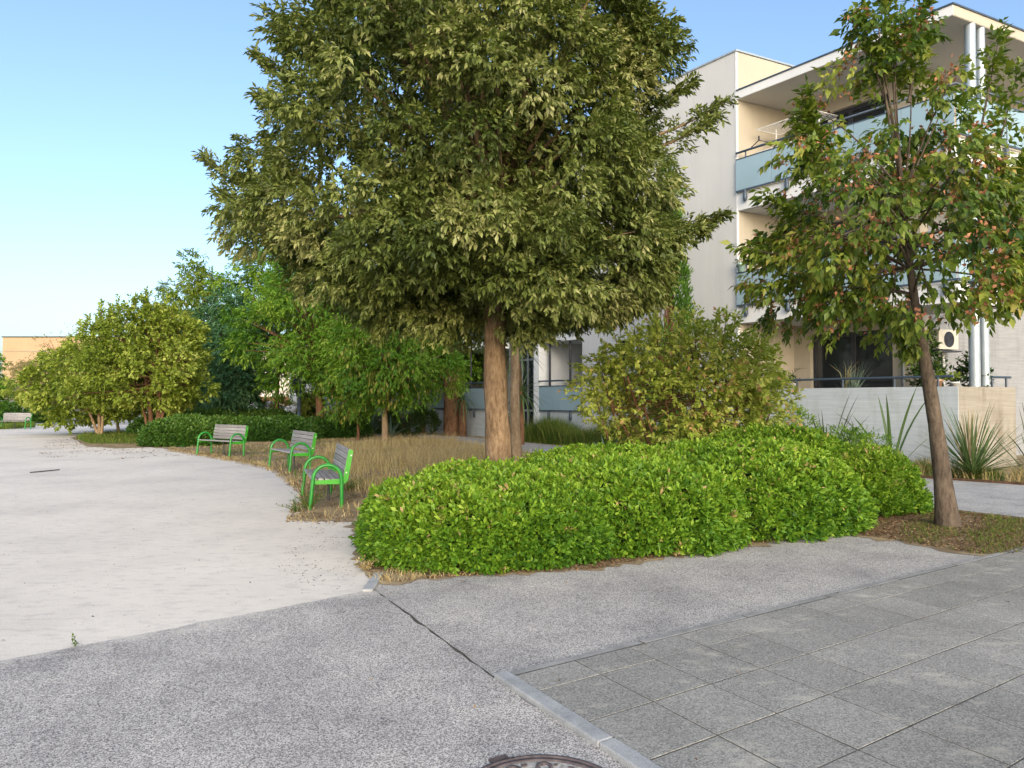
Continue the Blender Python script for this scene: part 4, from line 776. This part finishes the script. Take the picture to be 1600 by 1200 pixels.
pin('blue_green_tree', 'blue green feathery tree left of the bright green trees', 372, 33, 358, 440, 640, 56, 'leaf_blue', 24, 75, r0=.1, ll=.17)
pin('yellow_green_tree', 'yellow green feathery tree at the back left of the tree row', 318, 37, 300, 395, 640, 58, 'leaf_yellow', 25, 60, r0=.12, ll=.22)
pin('dark_tree', 'dark green tree filling the shade behind the brown trunk', 545, 39, 560, 420, 612, 95, 'leaf_dark', 26, 60, r0=.15, ll=.22)
pin('dark_tree', 'dark green tree behind the oak near the far wing of the building', 660, 33, 690, 430, 600, 80, 'leaf_bright', 28, 60, r0=.12, ll=.19)
pin('dark_tree', 'dark green tree behind the many stemmed tree and the lamp posts', 383, 46, 330, 520, 635, 60, 'leaf_dark', 29, 50, r0=.18, ll=.24, bark='bark_pale')
# many-stemmed trees on the grassy island
Y = 26.4; bx = XY(242, Y)
st_ = [((bx + dx, Y + dy, 0), (bx + tx, Y + ty, 2.6), r_) for dx, dy, tx, ty, r_ in ((-.1, 0, -.35, .1, .10), (.05, .1, .1, .2, .12), (.15, -.05, .3, -.1, .10), (.2, .05, 1.3, .3, .07), (-.2, .1, -1.0, .4, .06), (.1, -.1, .9, -.5, .06))]
tree('many_stemmed_tree', 'many stemmed dark trunked tree with olive green leaves at the yard edge', (bx, Y, 0), (bx, Y, 2.4), [(1.5, 1.3), (1.9, 2.2), (2.7, 2.5), (3.6, 2.1), (4.5, 1.3), (5.2, .4)], C(XY(222, Y), Y), 'leaf_multi', 'bark_brown', nclump=125, nsprig=34, nleaf=7, ll=.13, lw=.075, tlen=.25, csize=(.3, .6), droop=.15, amp=.2, stems=st_, seed=31, group='trees on the grassy island', fill=300,
     sprays=[(pp(x, y, Y), pp(x - 8 + 16 * (i % 2), y + 75, Y), 22) for i, (x, y) in enumerate(((160, 478), (185, 470), (212, 463), (232, 458), (255, 468), (140, 500), (270, 480), (225, 470), (205, 478)))])
Y = 31; bx = XY(156, Y)
st_ = [((bx - .05, Y, 0), (bx - .7, Y, 1.7), .07), ((bx, Y, 0), (bx - .1, Y + .1, 1.9), .08), ((bx + .1, Y, 0), (bx + .2, Y, 1.9), .06)]
tree('many_stemmed_tree', 'small three stemmed tree with pale trunks at the left end of the island', (bx, Y, 0), (bx, Y, 1.6), [(.75, 1.3), (1.3, 2.2), (2.2, 2.3), (3.1, 1.6), (3.8, .5)], C(XY(125, Y), Y), 'leaf_multi', 'bark_pale', nclump=85, nsprig=30, nleaf=7, ll=.15, lw=.09, tlen=.25, csize=(.3, .6), droop=.2, amp=.2, stems=st_, seed=32, group='trees on the grassy island', fill=150)
Y = 35; bx = XY(186, Y)
tree('many_stemmed_tree', 'slim olive green tree between the two many stemmed trees', (bx, Y, 0), (bx - .3, Y, 1.8), [(.9, .6), (1.5, 1.2), (2.6, 1.3), (3.6, .4)], C(bx, Y), 'leaf_multi', 'bark_pale', r0=.07, nclump=30, nsprig=28, nleaf=7, ll=.17, lw=.1, csize=(.3, .6), seed=33, group='trees on the grassy island')
Y = 60; tree('bare_twiggy_tree', 'thin twiggy half bare tree in front of the orange hall', (XY(105, Y), Y, 0), (XY(100, Y), Y, 4), [(2.0, 1.5), (4, 3.0), (6, 2.6), (7.6, .8)], C(XY(105, Y), Y), 'leaf_tan', 'bark_brown', r0=.12, nclump=70, nsprig=4, nleaf=4, ll=.16, lw=.06, csize=(.4, .8), seed=34, limb_r=.05)
Y = 62; tree('pale_willow', 'pale drooping willow like tree before the orange hall at far left', (XY(30, Y), Y, 0), (XY(40, Y), Y, 3), [(1.5, 1.6), (2.8, 2.8), (4.2, 2.4), (5.0, .8)], C(XY(55, Y), Y), 'leaf_tan', 'bark_pale', r0=.12, nclump=60, nsprig=16, nleaf=6, ll=.3, lw=.05, csize=(.5, .9), seed=35, droop=.9, limb_r=.06)
Y = 40; tree('edge_tree', 'green tree cut off by the left edge of the picture', (XY(-30, Y), Y, 0), (XY(-28, Y), Y, 2.5), [(1.2, .7), (2.2, 1.4), (3.5, 1.3), (4.3, .4)], C(XY(-28, Y), Y), 'leaf_bright', 'bark_pale', r0=.09, nclump=36, nsprig=26, nleaf=7, ll=.18, lw=.08, csize=(.35, .6), seed=36)
# cypress
Y = 19.6; tree('cypress', 'tall narrow green cypress against the pale gable wall', (XY(1046, Y), Y, 0), (XY(1046, Y), Y, 6.5), [(.3, .45), (1.5, .52), (4, .52), (6.5, .42), (8.2, .1)], C(XY(1046, Y), Y), 'leaf_cypress', 'bark_brown', r0=.1, nclump=150, nsprig=34, nleaf=7, ll=.10, lw=.022, tlen=.14, csize=(.16, .26), droop=-.9, amp=.08, seed=37, zs=1.5, limb_r=.01, spread=.35)
# broad deciduous shrub behind the hedge
Y = 12.3; bx = XY(1060, Y)
st_ = [((bx + dx * .35, Y + dy * .3, 0), (bx + dx, Y + dy, 1.7 + .3 * (i % 2)), .03) for i, (dx, dy) in enumerate(((-1.2, .2), (-.9, -.2), (-.6, .2), (-.3, -.3), (0, .3), (.3, -.2), (.6, .2), (.9, -.2), (1.2, .1), (.45, .4)))]
tree('broad_shrub', 'broad yellow green shrub with pinkish tips standing behind the bright hedge', (bx, Y, 0), (bx, Y, 1.5), [(.75, 1.15), (1.2, 1.45), (1.9, 1.6), (2.4, 1.4), (2.75, .8), (2.95, .3)], C(XY(1065, Y), Y), 'leaf_shrub', 'bark_brown', nclump=115, nsprig=20, nleaf=8, ll=.085, lw=.05, tlen=.2, csize=(.2, .4), droop=.1, wide=.45, amp=.2, stems=st_, seed=38, cat='shrub', inner=.12, limb_r=.012, ymul=.7, tint0=.66, tv=.10,
     sprays=[(pp(x, y, Y), pp(x + (1060 - x) * .25, y + 110, Y), 26) for x, y in ((935, 560), (960, 520), (990, 505), (1025, 500), (1060, 495), (1090, 490), (1120, 500), (1150, 492), (1180, 505), (1205, 500), (1215, 570), (925, 600), (1135, 497), (1195, 530), (1222, 590), (945, 545))])

# ------------------------------------------------------------------ clipped hedges
class Mound:
    def __init__(s, cx, cy, rx, ry, h, ang=0, p=3.0): s.c = np.array([cx, cy]); s.rx, s.ry, s.h, s.p = rx, ry, h, p; s.ca, s.sa = math.cos(ang), math.sin(ang)
    def field(s, p):   # <1 inside
        d = p[:, :2] - s.c; x = (d[:, 0] * s.ca + d[:, 1] * s.sa) / s.rx; y = (-d[:, 0] * s.sa + d[:, 1] * s.ca) / s.ry; z = p[:, 2] / s.h
        return (np.abs(x) ** s.p + np.abs(y) ** s.p) ** (1 / s.p) if False else ((np.abs(x) ** 2.6 + np.abs(y) ** 2.6) ** (s.p / 2.6) + np.abs(np.maximum(z, 0)) ** s.p) ** (1 / s.p)
    def surf(s, n):
        d = rnd_dirs(n); d[:, 2] = np.abs(d[:, 2]) * .95; x = d[:, 0] * s.rx; y = d[:, 1] * s.ry
        p = np.stack([s.c[0] + x * s.ca - y * s.sa, s.c[1] + x * s.sa + y * s.ca, d[:, 2] * s.h], 1)
        f = s.field(p)[:, None]; o = np.array([s.c[0], s.c[1], 0]); return o + (p - o) / f
    def normal(s, p, e=.01):
        f = s.field(p); return unit(np.stack([s.field(p + np.eye(3)[k] * e) - f for k in range(3)], 1))
def hedge(name, label, mounds, others, n, mat, ll, lw, nleaf, group, tlen=.05, core='leaf_dark', dead=0.0, seed=1, wob=.085, tb=.5):
    global rng, SIMPLE
    SIMPLE = mounds[0].c[1] > 16
    rng = np.random.default_rng(seed); parts = []; cores = []
    e = empty(name, (mounds[0].c[0], mounds[0].c[1], 0), label, 'hedge', group)
    for mi_, mo in enumerate(mounds):
        SIMPLE = mo.c[1] > 16 or mi_ > 0
        k = int(n / len(mounds)); p = mo.surf(k); N = mo.normal(p)
        wv = np.sin(p[:, 0] * 3.1 + p[:, 2] * 2 + seed) * np.sin(p[:, 1] * 2.9 + seed * 2) * .6 + np.sin(p[:, 0] * 8 + p[:, 2] * 7 + seed) * np.sin(p[:, 1] * 7.3 - p[:, 2] * 9) * .55 + np.sin(p[:, 0] * 17 - p[:, 2] * 13) * np.sin(p[:, 1] * 15 + p[:, 2] * 16 + seed) * .4 + np.maximum(rng.normal(-.6, .7, k), 0) * .7
        depth = rng.uniform(0, 1, k) ** 2 * .15
        p = p + N * (wv * wob - depth + .02)[:, None]
        keep = p[:, 2] > .03
        for om in others + [m for m in mounds if m is not mo]: keep &= om.field(p) > .965
        p, N, wv, depth = p[keep], N[keep], wv[keep], depth[keep]; k = len(p)
        D = N + rng.normal(0, .35, (k, 3)); D[:, 2] += .25
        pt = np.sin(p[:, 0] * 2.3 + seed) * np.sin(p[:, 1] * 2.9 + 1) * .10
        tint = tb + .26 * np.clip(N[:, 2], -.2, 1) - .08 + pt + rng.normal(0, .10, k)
        if dead: 
            dz = (np.sin(p[:, 0] * 5.3 + 2) * np.sin(p[:, 1] * 4.1 + p[:, 2] * 7) > .955) & (rng.random(k) < dead); tint = np.where(dz, 1.0, np.minimum(tint, .78))
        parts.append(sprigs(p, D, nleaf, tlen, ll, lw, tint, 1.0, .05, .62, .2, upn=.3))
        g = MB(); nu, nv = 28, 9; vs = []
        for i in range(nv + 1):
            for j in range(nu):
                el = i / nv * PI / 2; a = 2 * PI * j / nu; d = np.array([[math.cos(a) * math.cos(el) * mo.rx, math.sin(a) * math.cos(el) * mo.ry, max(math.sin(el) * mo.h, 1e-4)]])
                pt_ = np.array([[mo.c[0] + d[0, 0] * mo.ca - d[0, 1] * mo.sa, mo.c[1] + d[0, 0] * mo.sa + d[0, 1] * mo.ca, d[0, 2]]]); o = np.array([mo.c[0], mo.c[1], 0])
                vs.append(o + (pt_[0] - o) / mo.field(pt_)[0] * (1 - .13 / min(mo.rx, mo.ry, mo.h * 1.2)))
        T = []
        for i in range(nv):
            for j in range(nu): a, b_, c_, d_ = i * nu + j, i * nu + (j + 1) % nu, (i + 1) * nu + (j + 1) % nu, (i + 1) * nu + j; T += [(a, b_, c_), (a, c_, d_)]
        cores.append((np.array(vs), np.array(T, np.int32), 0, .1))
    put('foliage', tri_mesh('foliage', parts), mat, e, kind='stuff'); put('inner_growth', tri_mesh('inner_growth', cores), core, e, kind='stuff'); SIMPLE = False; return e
hA = [Mound(-.28, 7.55, 1.25, 1.1, .68, R(8), 3.8), Mound(-.05, 8.9, 1.25, 1.1, .68, 0, 3.2)]
hB = [Mound(1.35, 8.35, 1.15, 1.25, .78, R(20), 3.4), Mound(1.4, 9.7, 1.4, 1.1, .82, 0, 3.2)]
hC = [Mound(3.05, 9.3, 1.28, 1.4, .92, R(30), 3.2), Mound(3.95, 10.5, 1.15, 1.0, 1.08, R(20), 2.5)]
hD = [Mound(5.1, 10.2, .95, .66, .80, R(35), 2.2)]
HG = 'clipped bright green shrubs of the front hedge'
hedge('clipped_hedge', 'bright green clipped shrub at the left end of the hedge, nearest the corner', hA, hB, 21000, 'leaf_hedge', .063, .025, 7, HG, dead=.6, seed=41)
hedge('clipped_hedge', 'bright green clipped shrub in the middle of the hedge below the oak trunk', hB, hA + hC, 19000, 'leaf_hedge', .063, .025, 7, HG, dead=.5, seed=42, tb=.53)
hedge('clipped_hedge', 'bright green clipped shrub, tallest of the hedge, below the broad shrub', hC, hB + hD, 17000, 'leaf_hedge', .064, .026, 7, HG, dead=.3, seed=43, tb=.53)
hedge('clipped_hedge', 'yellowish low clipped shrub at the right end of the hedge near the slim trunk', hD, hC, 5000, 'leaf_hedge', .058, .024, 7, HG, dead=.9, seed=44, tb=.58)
# long low hedge behind the far benches
hE = [Mound(*G(290, 695)[:2], 1.3, 1.2, .85, 0, 2.6), Mound(G(350, 688).x, G(350, 688).y, 2.0, 1.2, .75, R(10), 3)]
hF = [Mound(XY(430, 27.5), 27.5, 1.7, 1.1, .75, R(5), 3), Mound(XY(520, 29), 29.5, 1.4, 1.0, .75, 0, 3)]
hG_ = [Mound(XY(300, 31), 31, 2.4, 1.5, .95, 0, 3), Mound(XY(390, 33), 33, 2.4, 1.2, .95, 0, 3)]
hedge('low_hedge', 'low rounded green hedge beside the many stemmed tree, left of the far bench', hE, [], 7000, 'leaf_bed_hedge', .11, .05, 6, 'low hedges behind the benches', .09, seed=45, tb=.62)
hedge('low_hedge', 'long low dark green hedge running behind the middle bench', hF, [], 6000, 'leaf_bed_hedge', .11, .05, 6, 'low hedges behind the benches', .09, seed=46, tb=.4)
hedge('low_hedge', 'low green hedge further back, below the slate lamp posts', hG_, [], 5000, 'leaf_bed_hedge', .14, .06, 6, 'low hedges behind the benches', .1, seed=47, tb=.6)
hH = [Mound(XY(20, 48), 48, 2.4, 1.2, 1.15, 0, 3), Mound(XY(55, 48), 48.5, 1.2, 1.0, 1.1, 0, 3)]
hedge('low_hedge', 'green hedge behind the distant bench at the far left', hH, [], 2500, 'leaf_bed_hedge', .2, .09, 6, 'low hedges behind the benches', .1, seed=48, tb=.6)
# loose shrubs
def bush(label, px, Y, w, h, mat, seed, ll=.12, lw=.04, nclump=24, name='loose_shrub', droop=-.2, nsprig=24, group='loose shrubs in the beds'):
    x = XY(px, Y); return tree(name, label, (x, Y, 0), (x, Y, h * .5), [(.05, w * .35), (h * .3, w * .5), (h * .7, w * .4), (h, .1)], C(x, Y), mat, 'bark_brown', r0=.03, nclump=nclump, nsprig=nsprig, nleaf=7, ll=ll, lw=lw, csize=(.15, .3), tlen=.15, droop=droop, seed=seed, cat='shrub', group=group, limb_r=.01)
bush('olive bushy shrub behind the left bench, in front of the parked cars', 383, 36, 2.0, 2.0, 'leaf_dark', 51, .16, .06)
bush('dark bush left of the lamp posts behind the many stemmed tree', 292, 40, 3.0, 1.7, 'leaf_dark', 52, .18, .07)
bush('pale leaved bush between the two slate lamp posts', 330, 39, 1.8, 2.2, 'leaf_blue', 53, .16, .06)
bush('wide olive grassy shrub in front of the white cars', 450, 37, 4.4, 1.6, 'leaf_multi', 54, .2, .025, 40)
bush('olive grassy shrub right of the middle lamp post', 505, 36, 2.6, 1.5, 'leaf_multi', 55, .2, .025, 24)
bush('dark rounded bush under the pale wall beside the slim pale trunk', 640, 30.5, 2.6, 1.4, 'leaf_dark', 56, .18, .03, 34)
bush('green bush at the foot of the far wing near the brown trunk', 575, 33, 3.0, 1.6, 'leaf_dark', 57, .18, .03, 30)
bush('tall evergreen column against the pale wall behind the brown trunk', 487, 38, 1.5, 3.6, 'leaf_dark', 58, .16, .07, 40)

bush('low reddish green shrub behind the tallest part of the hedge', 1325, 14.2, 1.5, .95, 'leaf_bright', 91, .07, .02, 30)
bush('low green shrub between the broad shrub and the terrace wall', 1235, 15.8, 1.9, 1.25, 'leaf_bright', 92, .08, .02, 36)
# ------------------------------------------------------------------ sword-leaved plants, every blade an object
def blade_mesh(L, w, bend, mat, tint, nm='blade'):
    n = 7; v = []; c = []
    for i in range(n):
        t = i / (n - 1); z = L * (t - .12 * bend * t * t); y = L * bend * .45 * t * t; ww = w * (.55 + .9 * t) * (1 - t) ** .6 if t < 1 else 0
        ww = max(ww, .001); v += [(-ww, y, z), (0, y + ww * .35, z), (ww, y, z)]; 
    T = []
    for i in range(n - 1):
        for k in (0, 1): a = i * 3 + k; T += [(a, a + 1, a + 4), (a, a + 4, a + 3)]
    me = tri_mesh(nm, [(np.array(v), np.array(T, np.int32), 0, tint)]); me.materials.append(M[mat]); return shade(me)
def rosette(name, label, c, nb, L, w, mat, tilt=(8, 80), bend=.5, seed=1, cat='plant', group=None, base_z=.0):
    rr = random.Random(seed); e = empty(name, c, label, cat, group)
    ms = [blade_mesh(L * f, w, bend * g, mat, t) for f, g, t in ((1, 1, .3), (.85, .6, .55), (1.1, 1.3, .75), (.7, .9, .9))]
    for i in range(nb):
        o = put('blade', ms[i % 4], None, e, world=False); o.location = (rr.gauss(0, .03), rr.gauss(0, .03), base_z)
        o.rotation_mode = 'ZYX'; tl = R(tilt[0] + (tilt[1] - tilt[0]) * (i / nb) ** .8 + rr.gauss(0, 4)); az = i * 2.399 + rr.gauss(0, .2)
        o.rotation_mode = 'XYZ'; o.rotation_euler = (-tl, 0, az); s = rr.uniform(.8, 1.1); o.scale = (1, 1, s)
    return e
yc = Vector((XY(1518, 13.9), 13.9, 0))
ye = rosette('yucca', 'large spiky green yucca with narrow blades by the terrace wall at right', yc, 150, 1.42, .020, 'blade', (4, 86), .18, 61, base_z=.12)
for k in range(14):
    o = put('dry_blade', bpy.data.meshes.get('dry_proto') or blade_mesh(1.3, .016, .15, 'blade_dry', .6, 'dry_proto'), None, ye, world=False); o.location = (-.08, 0, .15); o.rotation_euler = (R(random.uniform(-14, 14)), R(random.uniform(-20, 4)), random.uniform(0, 6)); 
rosette('flax_plant', 'tall flax plant with few broad upright blades before the pale terrace wall', Vector((XY(1390, 14.1), 14.1, 0)), 9, 1.95, .045, 'blade', (3, 34), .4, 62)
rosette('flax_plant', 'thin dark bladed flax plant behind the right end of the hedge', Vector((XY(1290, 15.2), 15.2, 0)), 30, 1.75, .02, 'blade_dark', (6, 60), .3, 63)
rosette('flax_plant', 'pale bladed plant half hidden at the foot of the broad shrub', Vector((XY(1110, 13.4), 13.4, 0)), 22, .9, .028, 'blade_blue', (15, 75), .6, 64)
rosette('flax_plant', 'dark spiky plant cut off by the right edge of the picture', Vector((XY(1612, 14.0), 14.0, 0)), 24, 1.6, .02, 'blade_dark', (6, 60), .3, 65)
rosette('flax_plant', 'grey green spiky plant beside the lavender bed under the gable', Vector((XY(945, 18.2), 18.2, 0)), 16, .9, .03, 'blade_blue', (15, 70), .5, 66)
rosette('flax_plant', 'spiky plant under the pale wall left of the shaggy brown trunk', Vector((XY(676, 31.5), 31.5, 0)), 22, 1.3, .035, 'blade', (10, 70), .4, 67)
rosette('flax_plant', 'blue green broad bladed plant behind the slim pale trunk', Vector((XY(580, 31.5), 31.5, 0)), 26, 2.0, .06, 'blade_blue', (8, 60), .5, 68)
rosette('flax_plant', 'blue green bladed plant just right of the slim pale trunk', Vector((XY(612, 29.0), 29.0, 0)), 20, 1.4, .05, 'blade_blue', (15, 75), .7, 69)
def cordyline(label, px, Y, heads, trunk_r, bark, seed, nb=46, L=1.2, w=.022):
    c = Vector((XY(px, Y), Y, 0)); e = empty('cordyline_tree', c, label, 'tree', 'sword leaved trees by the building'); rr = random.Random(seed)
    pts = []; ms = [blade_mesh(L * f, w, g, 'blade', t) for f, g, t in ((1, 1.2, .3), (.85, 1.6, .55), (1.05, .8, .8))]
    for hx, hz in heads:
        one('trunk', lambda b: b.tube([c, c + Vector((hx * .2, 0, hz * .5)), c + Vector((hx, 0, hz))], [trunk_r * 1.15, trunk_r, trunk_r * .8], 12), bark, e)
        for i in range(nb):
            o = put('blade', ms[i % 3], None, e, world=False); o.location = (hx, 0, hz - .05 + .2 * rr.random()); o.rotation_euler = (-R(8 + 125 * (i / nb) + rr.gauss(0, 6)), 0, i * 2.399); o.scale.z = rr.uniform(.8, 1.1)
    return e
cordyline('green sword leaved cordyline between the oak trunk and the glass loggia', 815, 24.4, [(0, 1.75), (-.15, 3.3)], .09, 'bark_brown', 71, 60, 1.25, .03)
cordyline('shaggy brown trunked sword leaved tree in front of the far glass balcony', 708, 30.5, [(-.15, 3.0)], .38, 'bark_brown', 72, 40, 1.2, .03)
cordyline('short sword leaved tree beside the shaggy brown trunk', 723, 30.0, [(0.0, 1.55)], .16, 'bark_brown', 73, 60, 1.1, .025)

# ------------------------------------------------------------------ grasses, lavender, litter
rng = np.random.default_rng(77)
def inside(pts, poly_):
    x, y = pts[:, 0], pts[:, 1]; r = np.zeros(len(pts), bool); n = len(poly_)
    for i in range(n):
        x0, y0 = poly_[i][:2]; x1, y1 = poly_[(i + 1) % n][:2]; cnd = ((y0 > y) != (y1 > y)) & (x < (x1 - x0) * (y - y0) / (y1 - y0 + 1e-12) + x0); r ^= cnd
    return r
def scatter(poly_, n):
    a = np.array([p[:2] for p in poly_]); lo, hi = a.min(0), a.max(0); out = np.zeros((0, 2))
    while len(out) < n: p = rng.uniform(lo, hi, (n * 2, 2)); out = np.concatenate([out, p[inside(p, poly_)]])
    return out[:n]
def blob(p, s, ph=0): return np.sin(p[:, 0] * s + ph) * np.sin(p[:, 1] * s * 1.13 + ph * 2) * .5 + np.sin(p[:, 0] * s * 2.3 - p[:, 1] * s * 1.7 + ph) * .5
def grass(name, label, cat, poly_, n, h, w, mat, spread=.6, clump=1.5, thr=-.3, z=.01, ph=0):
    p = scatter(poly_, n); bl = blob(p, clump, ph); p = p[bl + rng.normal(0, .25, len(p)) > thr]; k = len(p); b0_ = np.concatenate([p, np.full((k, 1), z)], 1)
    hh = h * rng.uniform(.35, 1.15, k) * (.75 + .35 * blob(p, clump * .7, ph + 1)); 
    return put(name, tri_mesh(name, [blade_geo(b0_, rng.uniform(0, 6.28, k), hh, hh * spread * rng.uniform(.1, 1.2, k), w * rng.uniform(.7, 1.3, k), rng.normal(.5, .24, k))]), mat, None, label, cat, kind='stuff')
wild = g2((560, 775), (480, 760), (470, 735), (520, 700), (600, 690), (700, 688), (762, 700), (800, 712), (850, 712), (860, 730), (700, 760), (600, 790))
grass('dry_grass', 'tall dry straw coloured grass behind the benches', 'grass', wild, 15000, .42, .007, 'straw', .7, 1.1, -.35)
grass('dry_grass', 'low tan mown grass around the benches and tree trunks', 'grass', g2((555, 810), (470, 812), (470, 775), (430, 736), (380, 722), (300, 708), (290, 700), (480, 690), (520, 680), (620, 684), (790, 705), (860, 712), (800, 740)), 20000, .11, .008, 'straw', 1.3, .9, -.2, ph=2)
grass('green_grass', 'sparse green weeds among the dry grass behind the benches', 'grass', g2((545, 790), (480, 765), (440, 735), (330, 712), (320, 700), (500, 690), (620, 690), (640, 740)), 7000, .18, .009, 'grass', .9, 1.2, .25, ph=5)
grass('green_grass', 'short patchy green grass around the slim trunk at the right', 'grass', g2((1330, 835), (1440, 797), (1440, 792), (1600, 812), (1700, 822), (1700, 862), (1600, 869), (1520, 867), (1440, 852)), 9000, .06, .006, 'grass', 1.0, 2.6, -.05, ph=3)
grass('green_grass', 'grass on the island under the many stemmed trees', 'grass', g2((118, 686), (130, 680), (190, 677), (240, 680), (250, 694), (140, 694)), 7000, .28, .014, 'grass', .8, .8, -.5, ph=4)
grass('dry_grass', 'dry grass tufts along the terrace wall behind the garden path', 'grass', [(5.5, 19.2), (8.35, 14.4), (9.6, 13.2), (12, 10.9), (12.8, 11.6), (9.9, 15.2), (6.3, 19.9)], 9000, .40, .009, 'straw', .9, 2.1, -.1, ph=1)
grass('green_grass', 'green undergrowth behind the hedge below the terrace wall', 'grass', [(4.9, 20.2), (8.0, 15.0), (9.6, 13.2), (12.5, 10.6), (12.9, 11.6), (9.9, 15.2), (6.3, 20)], 9000, .45, .010, 'grass', .7, 1.9, .0, ph=6)
grass('green_grass', 'dense olive green lavender bed under the glass loggia', 'lavender', [(2.2, 23.4), (5.6, 18.2), (6.2, 19.6), (2.0, 25.6), (.3, 27.4), (-.1, 26.9)], 22000, 1.0, .014, 'grass', .55, .9, -.9, ph=7)
grass('dry_grass', 'dry seed heads rising from the lavender bed', 'grass', [(2.3, 23.4), (5.4, 18.6), (5.5, 19.2), (2.2, 24.4)], 1600, 1.0, .014, 'straw', .6, 1.2, .0, ph=8)
grass('dry_grass', 'dry grass strip between the apron and the hedge corner', 'grass', g2((578, 906), (600, 914), (700, 904), (760, 900), (700, 880), (570, 880)), 900, .07, .006, 'straw', 1.5, 3, -.4, ph=9)
grass('green_grass', 'green grass in front of the distant bench and hedge', 'grass', g2((-20, 673), (55, 668), (55, 663), (-20, 665)), 3000, .25, .03, 'grass', .8, 1, -.7, ph=2)
grass('green_grass', 'low undergrowth in the shade behind the low hedges', 'grass', [(-13, 30), (-6, 30), (-5, 40), (-16, 44)], 9000, .5, .02, 'grass', .6, .8, -.4, ph=3)
# weeds by the near bench and in the gravel
def weed(c, n, h, label, sp=.35, mat='grass'):
    c = np.array(c); az = rng.uniform(0, 6.28, n); tips = c + np.stack([np.cos(az) * sp * rng.uniform(.3, 1, n), np.sin(az) * sp * rng.uniform(.3, 1, n), h * rng.uniform(.5, 1, n)], 1)
    paths = []; Ls = []; Ds = []
    for t in tips:
        cv = bez(c, (c + t) / 2 + np.array([0, 0, h * .2]), t, 7); paths.append((cv, np.linspace(.004, .0015, 7))); k = rng.integers(1, 7, 12); Ls.append(cv[k] + rng.normal(0, .008, (12, 3))); Ds.append(rng.normal(size=(12, 3)) + np.array([0, 0, .5]))
    e = empty('weed', c, label, 'weed', 'weeds at the yard edge'); L_ = np.concatenate(Ls)
    put('stalks', tri_mesh('stalks', [tubes(paths, 4, 0, .3)]), mat, e, kind='stuff'); put('leaves', tri_mesh('leaves', [leaves(L_, np.concatenate(Ds), np.tile([0, 0, 1.], (len(L_), 1)), .035, .014, rng.uniform(0, .8, len(L_)))]), mat, e, kind='stuff')
weed(G(483, 797), 26, .30, 'straggly green weed at the front foot of the nearest bench'); weed(G(462, 800), 14, .16, 'small weed in the gravel left of the nearest bench'); weed(G(478, 792), 10, .62, 'tall thin dry weed reaching left of the nearest bench', .75, 'litter')
weed(G(117, 1010), 1, .09, 'tiny weed sprouting where the gravel meets the asphalt', .02); weed(G(572, 893), 16, .12, 'dry tuft at the left corner of the hedge', .15, 'straw'); weed(G(545, 768), 26, .22, 'grey green weed behind the nearest bench', .35)
def litter(name, label, poly_, n, s, mat, z=.014, ph=0, thr=-.4, clump=2):
    p = scatter(poly_, n); p = p[blob(p, clump, ph) + rng.normal(0, .35, len(p)) > thr]; k = len(p); b_ = np.concatenate([p, rng.uniform(z, z + .012, (k, 1))], 1)
    a = rng.uniform(0, 6.28, k); D = np.stack([np.cos(a), np.sin(a), rng.normal(0, .15, k)], 1)
    return put(name, tri_mesh(name, [leaves(b_, D, rng.normal(0, .3, (k, 3)) + np.array([0, 0, 1]), s * rng.uniform(.5, 1.3, k), s * .5 * rng.uniform(.6, 1.3, k), rng.uniform(0, 1, k))]), mat, None, label, 'leaf litter', kind='stuff')
litter('leaf_litter', 'brown leaf litter round the benches', g2((552, 814), (470, 812), (474, 772), (432, 735), (300, 708), (262, 701), (480, 690), (700, 690), (640, 760)), 15000, .05, 'litter')
litter('leaf_litter', 'tan leaf litter round the slim trunk at the right', g2((1262, 829), (1340, 800), (1432, 792), (1600, 812), (1700, 830), (1600, 868), (1520, 866), (1360, 840)), 15000, .035, 'litter', ph=2, thr=-1.3)
litter('leaf_litter', 'brown leaf litter at the foot of the hedge', g2((578, 904), (600, 914), (700, 904), (920, 892), (1070, 867), (1180, 854), (1262, 830), (1262, 815), (1100, 845), (900, 870), (700, 885), (572, 880)), 6000, .035, 'litter')
litter('leaf_litter', 'dark fallen leaves on the gravel by the grassy island', g2((60, 715), (70, 690), (120, 680), (250, 699), (300, 712), (180, 718)), 2200, .06, 'litter', .002, thr=.1, clump=1.2)
litter('leaf_litter', 'dark flecks of litter on the gravel near the hedge corner', g2((566, 920), (470, 930), (430, 880), (470, 820), (552, 816), (558, 880)), 420, .022, 'fleck', .002, thr=-.2)
litter('leaf_litter', 'scattered dark flecks over the white gravel', g2((0, 1020), (560, 925), (540, 820), (440, 780), (300, 720), (0, 720)), 420, .022, 'fleck', .002, thr=-.6)
litter('leaf_litter', 'few fallen tan leaves on the asphalt and pavement', [(-3, 3), (0, 2.5), (5, 5), (5, 7), (0, 6.5), (-2, 5.5)], 46, .03, 'litter', .034, thr=-2)

edge = g2((552, 818), (500, 819), (448, 816), (455, 792), (468, 772), (440, 750), (424, 737), (398, 730), (358, 722), (298, 711), (262, 705), (262, 699), (300, 704), (362, 714), (404, 722), (436, 730), (458, 744), (484, 770), (476, 806), (552, 808))
litter('leaf_litter', 'tan litter spilling over the gravel edge by the benches', edge, 3200, .045, 'litter', .002, ph=4, thr=-.5)
grass('dry_grass', 'short dry grass fringe along the gravel edge by the benches', 'grass', edge, 2600, .09, .008, 'straw', 1.2, 2.2, -.3, z=.004, ph=6)
